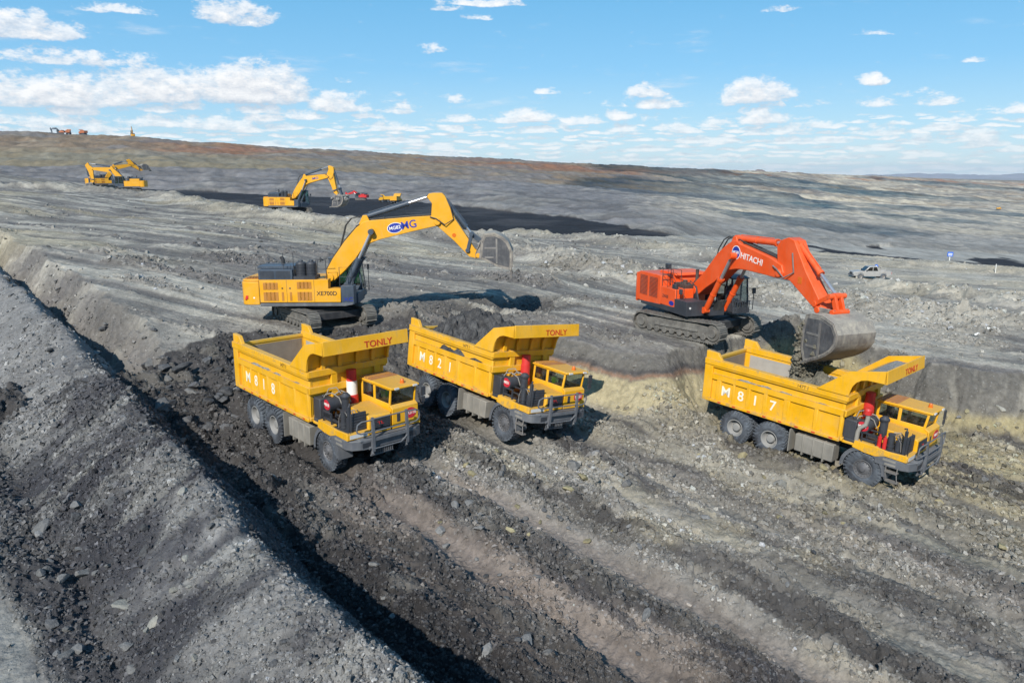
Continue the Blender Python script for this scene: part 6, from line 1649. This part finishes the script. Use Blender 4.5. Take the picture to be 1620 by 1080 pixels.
def rubble(name, n, rmin, rmax, smin, smax, label, seed, amax=40, sizepow=3.4):
    g = np.random.default_rng(seed)
    rr = rmin*(rmax/rmin)**g.random(n); aa = np.radians(g.uniform(-amax, amax, n)); x = rr*np.sin(aa); y = rr*np.cos(aa)
    z, col, rub = ground(x, y)
    clump = fbm(x/1.3, y/1.3, 3, 500+seed)
    keep = g.random(n) < np.clip(rub, .03, 1)**1.5*(.22+.78*sst(.22, .52, clump))*1.4*np.where(rub < .35, .35, 1)+.015
    for T in (T818, T821, T817):
        Mi = T.matrix_world.inverted(); lx = Mi[0][0]*x+Mi[0][1]*y+Mi[0][2]*z+Mi[0][3]; ly = Mi[1][0]*x+Mi[1][1]*y+Mi[1][2]*z+Mi[1][3]
        keep &= ~((lx > -7.5) & (lx < 1.2) & (np.abs(ly) < 1.9))
    x, y, z, col, rr = x[keep], y[keep], z[keep], col[keep], rr[keep]; n = len(x)
    base = np.array([(-1,-1,-1),(1,-1,-1),(1,1,-1),(-1,1,-1),(-.8,-.8,1),(.8,-.8,1),(.8,.8,1),(-.8,.8,1)], float)*.72
    fc = np.array([(3,2,1,0),(4,5,6,7),(0,1,5,4),(1,2,6,5),(2,3,7,6),(3,0,4,7)])
    s = smin*(smax/smin)**(g.random(n)**sizepow)*np.clip(rr/24, .55, 1.5)
    V = base[None]*g.uniform(.45, 1.2, (n, 8, 3))*np.stack([g.uniform(.8, 1.3, n), g.uniform(.7, 1.1, n), g.uniform(.5, .9, n)], 1)[:, None]
    q = g.normal(size=(n, 4)); q[:, 1:3] *= .45; q /= np.linalg.norm(q, axis=1)[:, None]
    a, b, c, d = q.T
    # tilt mostly about the vertical
    Rm = np.stack([np.stack([1-2*(b*b+c*c)*0-2*(c*c+d*d), 2*(b*c-a*d), 2*(b*d+a*c)], 1), np.stack([2*(b*c+a*d), 1-2*(b*b+d*d), 2*(c*d-a*b)], 1), np.stack([2*(b*d-a*c), 2*(c*d+a*b), 1-2*(b*b+c*c)], 1)], 1)
    Rm[:, 0, 0] = 1-2*(c*c+d*d)
    V = np.einsum('nij,nkj->nki', Rm, V)*s[:, None, None]+np.stack([x, y, z+s*.12], 1)[:, None]
    Fc = (fc[None]+(np.arange(n)*8)[:, None, None]).reshape(-1, 4)
    lum = col.mean(1); tgt = np.clip(lum*1.12+.028, 0, .36)
    cc = col*(tgt/np.maximum(lum, 1e-3))[:, None]; cc = cc*.7+tgt[:, None]*np.array((1, .985, .94))*.3
    cc *= np.exp(g.normal(0, .28, n))[:, None]; cc = np.clip(cc, .012, .42)
    me = bpy.data.meshes.new(name); me.vertices.add(n*8); me.vertices.foreach_set('co', V.astype(F32).ravel())
    me.loops.add(len(Fc)*4); me.loops.foreach_set('vertex_index', Fc.astype(np.int32).ravel())
    me.polygons.add(len(Fc)); me.polygons.foreach_set('loop_start', (np.arange(len(Fc))*4).astype(np.int32)); me.polygons.foreach_set('use_smooth', np.zeros(len(Fc), bool))
    at = me.attributes.new('soil', 'FLOAT_COLOR', 'POINT'); at.data.foreach_set('color', np.repeat(np.concatenate([cc, np.ones((n, 1))], 1), 8, 0).astype(F32).ravel())
    me.update(); me.validate()
    o = bpy.data.objects.new(name, me); COL.objects.link(o); o.data.materials.append(RUBM); tag(o, label, 'rubble', kind='stuff')
    print(name, n)
RUBM, t_, b_ = new_mat('rubble')
a_ = t_.n('ShaderNodeAttribute', attribute_name='soil').outputs['Color']; P_ = t_.n('ShaderNodeTexCoord').outputs['Object']
n_ = t_.n('ShaderNodeTexNoise', inp={'Vector': P_, 'Scale': 14, 'Detail': 5, 'Roughness': .7}).outputs[0]
c_ = t_.mix(1.0, a_, t_.ramp(n_, [(.3, .65), (.7, 1.3)]), 'MULTIPLY'); t_.nt.links.new(c_, b_.inputs['Base Color']); b_.inputs['Roughness'].default_value = .93; b_.inputs['Specular IOR Level'].default_value = .15
bb_ = t_.n('ShaderNodeBump', inp={'Height': n_, 'Strength': .7, 'Distance': .06}); t_.nt.links.new(bb_.outputs[0], b_.inputs['Normal'])
rubble('gravel', int(560000*QUAL), 9.5, 36, .010, .12, 'loose gravel and small rocks strewn over the near ground', 1)
rubble('rubble', int(130000*QUAL), 22, 70, .022, .13, 'broken rubble lying over the cut, its faces and the bench', 2, 40)
rubble('far_rubble', int(16000*QUAL), 55, 150, .06, .22, 'rubble of the banks across the far bench', 3, 38, 2.5)
# ------------------------------------------------------------------ light, sky, camera
SUN_EL = rad(36.0)
SX, SY = -.33, -.944
to_sun = Vector((SX*math.cos(SUN_EL), SY*math.cos(SUN_EL), math.sin(SUN_EL))).normalized()
sl = bpy.data.lights.new('sun', 'SUN'); sl.energy = 5.0; sl.angle = rad(.5); sl.color = (1, .965, .91)
so = bpy.data.objects.new('sun', sl); COL.objects.link(so); so.location = (-40, -60, 80)
so.rotation_euler = to_sun.to_track_quat('Z', 'Y').to_euler()

w = bpy.data.worlds.new('World'); scene.world = w; w.use_nodes = True
t = NT(w.node_tree); bg = w.node_tree.nodes['Background']
sky = t.n('ShaderNodeTexSky', sky_type='NISHITA'); sky.sun_disc = False
sky.sun_elevation = SUN_EL; sky.sun_rotation = math.atan2(SX, SY); sky.altitude = 1200; sky.air_density = 1.0; sky.dust_density = .6; sky.ozone_density = 1.6
D = t.n('ShaderNodeVectorMath', operation='NORMALIZE', inp={0: t.n('ShaderNodeTexCoord').outputs['Generated']}).outputs[0]
sx = t.n('ShaderNodeSeparateXYZ', inp={0: D}).outputs
az_ = t.m('MULTIPLY', t.m('ARCTAN2', sx[0], sx[1]), 180/math.pi)
el_ = t.m('MULTIPLY', t.m('ARCSINE', sx[2]), 180/math.pi)

# clouds: az, elevation of the flat base, half width, height, weight
def p2a(px, py):
    d = ray(px, py); return math.degrees(math.atan2(d[0], d[1])), math.degrees(math.asin(d[2]/np.linalg.norm(d)))
CL = []
for cx, by, hw, top, wt in [(395,154,125,88,1.15),(250,152,130,100,1.0),(90,160,170,108,1.0),(530,172,45,140,.9),(50,55,90,10,.85),(20,30,60,8,.6),(185,20,60,4,.6),(370,33,70,-8,.8),(130,100,170,75,.55),
                            (1195,157,66,118,1.),(1371,134,26,112,1.),(1050,170,45,150,.8),(1025,152,42,130,.7),(835,190,48,166,.9),(980,187,30,170,.7),(860,148,22,136,.55),(705,17,40,8,.45),(680,82,22,66,.4),
                            (1210,192,50,165,.9),(1060,205,30,190,.7),(1250,208,40,190,.7),(1550,222,48,196,.8),(1455,225,46,205,.8),(1400,212,40,196,.6),(420,178,60,158,.7),(250,175,50,160,.6),(640,172,34,160,.55),(320,200,150,178,.65),(90,196,110,176,.7),
                            (1540,98,26,90,.4),(1380,55,40,46,.35),(1240,18,36,10,.35),(770,8,90,-8,.7),(770,30,30,22,.3),(545,130,18,122,.4),(590,186,30,176,.5),(720,160,24,148,.5),(930,187,22,180,.5),(1455,150,40,138,.3)]:
    a0, e0 = p2a(cx, by); a1, _ = p2a(cx+hw, by); _, e1 = p2a(cx, top)
    CL.append((a0, e0, (a1-a0), e1-e0, wt))
grp = bpy.data.node_groups.new('cloud_density', 'ShaderNodeTree')
for nm in ('az', 'el'): grp.interface.new_socket(nm, in_out='INPUT', socket_type='NodeSocketFloat')
grp.interface.new_socket('density', in_out='OUTPUT', socket_type='NodeSocketFloat')
g = NT(grp); gi = g.n('NodeGroupInput'); go = g.n('NodeGroupOutput')
ga, ge = gi.outputs[0], gi.outputs[1]
V = g.n('ShaderNodeCombineXYZ', inp={0: ga, 1: g.m('MULTIPLY', ge, 1.9), 2: 3.7}).outputs[0]
wn = g.n('ShaderNodeTexNoise', inp={'Vector': V, 'Scale': .42, 'Detail': 3}); wv = g.n('ShaderNodeSeparateColor', inp={0: wn.outputs['Color']}).outputs
fa = g.m('ADD', ga, g.m('MULTIPLY', g.m('SUBTRACT', wv[0], .5), 2.6)); fe = g.m('ADD', ge, g.m('MULTIPLY', g.m('SUBTRACT', wv[1], .5), .55))
dens = None
for a0, e0, hw, hh, wt in CL:
    dx = g.m('MULTIPLY', g.m('SUBTRACT', fa, a0), 1/hw); dy = g.m('MULTIPLY', g.m('SUBTRACT', fe, e0), 1/hh)
    dy = g.m('MAXIMUM', dy, g.m('MULTIPLY', dy, -4.5))
    s_ = g.m('MULTIPLY', g.m('SUBTRACT', 1.0, g.m('MULTIPLY_ADD', dx, dx, g.m('MULTIPLY', dy, dy))), wt)
    dens = s_ if dens is None else g.m('MAXIMUM', dens, s_)
dens = g.m('MAXIMUM', dens, -1.0)
# small cumulus field near the horizon
le = g.m('MULTIPLY', g.m('LOGARITHM', g.m('ADD', g.m('MAXIMUM', ge, -.5), 2.2), 2.718), 4.6)
V2 = g.n('ShaderNodeCombineXYZ', inp={0: g.m('MULTIPLY', fa, .30), 1: le, 2: .0}).outputs[0]
vo = g.n('ShaderNodeTexVoronoi', voronoi_dimensions='2D', inp={'Vector': V2, 'Scale': 1.0, 'Randomness': .95})
rnd = g.n('ShaderNodeSeparateColor', inp={0: vo.outputs['Color']}).outputs
pos = g.n('ShaderNodeSeparateXYZ', inp={0: vo.outputs['Position']}).outputs
vy = g.m('SUBTRACT', le, pos[1]); vy = g.m('MAXIMUM', g.m('MULTIPLY', vy, 1.8), g.m('MULTIPLY', vy, -6.0)); vx = g.m('MULTIPLY', g.m('SUBTRACT', g.m('MULTIPLY', fa, .30), pos[0]), 1.75)
f_ = g.m('SUBTRACT', .85, g.m('MULTIPLY_ADD', vx, vx, g.m('MULTIPLY', vy, vy)))
lowm = g.m('MULTIPLY', g.ramp(g.m('MULTIPLY', ge, .1), [(0, 1), (.36, 1), (.62, 0)]), g.ramp(rnd[0], [(.05, .35), (.4, 1)]))
f_ = g.m('SUBTRACT', g.m('MULTIPLY', g.m('ADD', f_, .3), lowm), .3)
dens = g.m('MAXIMUM', dens, f_)
V3 = g.n('ShaderNodeCombineXYZ', inp={0: g.m('MULTIPLY', fa, .62), 1: g.m('MULTIPLY', g.m('ADD', fe, 3), 2.6), 2: .0}).outputs[0]
vo3 = g.n('ShaderNodeTexVoronoi', voronoi_dimensions='2D', inp={'Vector': V3, 'Scale': 1.0, 'Randomness': 1.0})
pos3 = g.n('ShaderNodeSeparateXYZ', inp={0: vo3.outputs['Position']}).outputs; rnd3 = g.n('ShaderNodeSeparateColor', inp={0: vo3.outputs['Color']}).outputs
y3 = g.m('SUBTRACT', g.m('MULTIPLY', g.m('ADD', fe, 3), 2.6), pos3[1]); y3 = g.m('MAXIMUM', g.m('MULTIPLY', y3, 1.7), g.m('MULTIPLY', y3, -5.0)); x3 = g.m('MULTIPLY', g.m('SUBTRACT', g.m('MULTIPLY', fa, .62), pos3[0]), 1.5)
f3 = g.m('MULTIPLY', g.m('SUBTRACT', 1.0, g.m('MULTIPLY_ADD', x3, x3, g.m('MULTIPLY', y3, y3))), g.ramp(rnd3[0], [(.1, .4), (.7, 1)]))
f3 = g.m('SUBTRACT', g.m('MULTIPLY', g.m('ADD', f3, .3), g.ramp(g.m('MULTIPLY', ge, .1), [(0, 1), (.28, 1), (.46, 0)])), .3)
dens = g.m('MAXIMUM', dens, f3)
nz = g.n('ShaderNodeTexNoise', inp={'Vector': V, 'Scale': 1.0, 'Detail': 10, 'Roughness': .66}).outputs[0]
nz2 = g.n('ShaderNodeTexNoise', inp={'Vector': g.n('ShaderNodeCombineXYZ', inp={0: g.m('MULTIPLY', ga, .35), 1: g.m('MULTIPLY', ge, 1.8), 2: 9.1}).outputs[0], 'Scale': .5, 'Detail': 7, 'Roughness': .6}).outputs[0]
out = g.m('ADD', dens, g.m('MULTIPLY', g.m('SUBTRACT', nz, .5), 2.35))
out = g.m('MAXIMUM', out, g.m('SUBTRACT', g.m('MULTIPLY', nz2, 1.7), .98))
grp.links.new(out, go.inputs[0])
def dnode(a, e):
    nd = t.n('ShaderNodeGroup', node_tree=grp); t.nt.links.new(a, nd.inputs[0]); t.nt.links.new(e, nd.inputs[1]); return nd.outputs[0]
d1 = dnode(az_, el_)
d2 = dnode(t.m('ADD', az_, -.25), t.m('ADD', el_, .5))
al = t.ramp(d1, [(.0, 0), (.6, .8), (1.1, 1)], 'EASE')
lit = t.m('ADD', .55, t.m('MULTIPLY', t.m('SUBTRACT', d1, d2), .75), clamp=True)
thick = t.ramp(d1, [(.3, 0), (1.2, 1)])
ccol = t.mix(lit, (5.6, 6.1, 6.9), (9.7, 9.7, 9.7))
al = t.m('MULTIPLY', al, t.ramp(t.m('MULTIPLY', el_, .1), [(.0, .45), (.2, .72), (.4, .92), (.6, .96)]))
skc0 = t.n('ShaderNodeHueSaturation', inp={'Hue': .49, 'Saturation': 1.2, 'Value': 1.0, 'Color': sky.outputs[0]}).outputs[0]
gr = t.ramp(t.m('MULTIPLY', el_, 1/60), [(0, (.56, .76, .90)), (.05, (.42, .69, .90)), (.12, (.24, .57, .90)), (.22, (.145, .475, .82)), (.7, (.07, .27, .58))])
gr = t.n('ShaderNodeVectorMath', operation='SCALE', inp={0: gr}); gr.inputs[3].default_value = 10.2
skc = t.mix(.75, skc0, gr.outputs[0])
t.nt.links.new(t.mix(al, skc, ccol), bg.inputs[0]); bg.inputs[1].default_value = .10
try:
    w.cycles.sampling_method = 'MANUAL'; w.cycles.sample_map_resolution = 512
except Exception: pass

cam = bpy.data.cameras.new('camera'); cam.sensor_width = 36; cam.lens = 1206*36/1620; cam.clip_end = 20000; cam.clip_start = .1
co = bpy.data.objects.new('camera', cam); COL.objects.link(co); co.location = CAM; co.rotation_euler = (rad(90)-PITCH, 0, 0)
scene.camera = co
scene.view_settings.view_transform = 'Standard'; scene.view_settings.look = 'None'; scene.view_settings.exposure = .10; scene.view_settings.gamma = 1
try: scene.view_settings.use_curve_mapping = False
except Exception: pass
scene.render.engine = 'CYCLES'
scene.cycles.use_denoising = True
scene.cycles.max_bounces = 5; scene.cycles.diffuse_bounces = 3; scene.cycles.glossy_bounces = 3; scene.cycles.transmission_bounces = 4; scene.cycles.transparent_max_bounces = 8

# ------------------------------------------------------------------ far hills and the clouds that shade the far slopes
def ridge(name, px0, px1, D, top, seed, col, depth):
    a0 = math.atan2(*px2w(px0, 275, D)[:2]); a1 = math.atan2(*px2w(px1, 275, D)[:2]); na, nr = 160, 14
    A, T = np.meshgrid(np.linspace(a0, a1, na), np.linspace(0, 1, nr), indexing='ij'); Rr = D+depth*T
    prof = np.sin(np.pi*np.clip(np.linspace(0, 1, na), 0, 1))**.5
    h = -40+(top+40)*prof[:, None]*np.sin(np.pi*T)**.6*(.55+.75*fbm(A*40+seed, T*2, 4, 600+seed))
    v = np.stack([Rr*np.sin(A), Rr*np.cos(A), h], -1).reshape(-1, 3); f = [(i*nr+j, (i+1)*nr+j, (i+1)*nr+j+1, i*nr+j+1) for i in range(na-1) for j in range(nr-1)]
    me = bpy.data.meshes.new(name); me.from_pydata(v.tolist(), [], f); me.polygons.foreach_set('use_smooth', [True]*len(f)); me.materials.append(soil_mat(name, col, tuple(c*1.25 for c in col)))
    o = bpy.data.objects.new(name, me); COL.objects.link(o); tag(o, kind='structure')
ridge('hills', 1120, 1330, 2500, 22, 1, (.22, .15, .12), 500)
ridge('hills', 1300, 1760, 5600, 16, 2, (.27, .27, .28), 900)
ridge('hills', 1480, 2100, 4600, 2, 3, (.26, .26, .26), 700)
def cloud(px, py, rx, ry, seed, alt=620.):
    g_ = pix_ground([(px, py)], True)[0]
    if g_ is None: return
    k = alt/to_sun.z; c = Vector((g_[0], g_[1], 0))+to_sun*k
    bm = bmesh.new(); bmesh.ops.create_icosphere(bm, subdivisions=5, radius=1)
    P = np.array([v.co[:] for v in bm.verts])
    n = fbm(P[:, 0]*1.6+seed*7+P[:, 2], P[:, 1]*1.6-P[:, 2]+seed, 4, 700+seed, .6)
    q = P*(.35+1.3*n)[:, None]
    for v, p in zip(bm.verts, q): v.co = Vector((p[0]*rx, p[1]*ry, (p[2]*.30 if p[2] > 0 else p[2]*.06)*min(rx, ry)))
    me = bpy.data.meshes.new('cloud'); bm.to_mesh(me); bm.free(); me.polygons.foreach_set('use_smooth', [True]*len(me.polygons)); me.materials.append(CLM)
    o = bpy.data.objects.new('cloud', me); COL.objects.link(o); o.location = c; tag(o, kind='structure')
CLM, tc_, bc_ = new_mat('cloud_white'); bc_.inputs['Base Color'].default_value = (.85, .85, .86, 1); bc_.inputs['Roughness'].default_value = 1; bc_.inputs['Alpha'].default_value = .30
for k, q in enumerate(((1090, 300, 100, 110), (1150, 280, 150, 120), (1290, 358, 50, 35), (1420, 310, 110, 35), (1530, 335, 70, 30), (1590, 298, 190, 60), (1330, 330, 30, 30), (1480, 352, 40, 22))):
    cloud(*q, k)

# ------------------------------------------------------------------ air
hz = MB(); hz.bx(-7600, 7600, -7600, 7600, -62, 76)
hm, th, bh = new_mat('haze'); hm.node_tree.nodes.remove(bh)
pv = th.n('ShaderNodeVolumePrincipled'); pv.inputs['Color'].default_value = (.80, .88, 1, 1); pv.inputs['Density'].default_value = .00007; pv.inputs['Anisotropy'].default_value = .2
hm.node_tree.links.new(pv.outputs[0], hm.node_tree.nodes['Material Output'].inputs['Volume'])
ho = hz.build('haze', hm, None, smooth=False); tag(ho, 'thin pale haze over the pit', 'haze', kind='stuff')
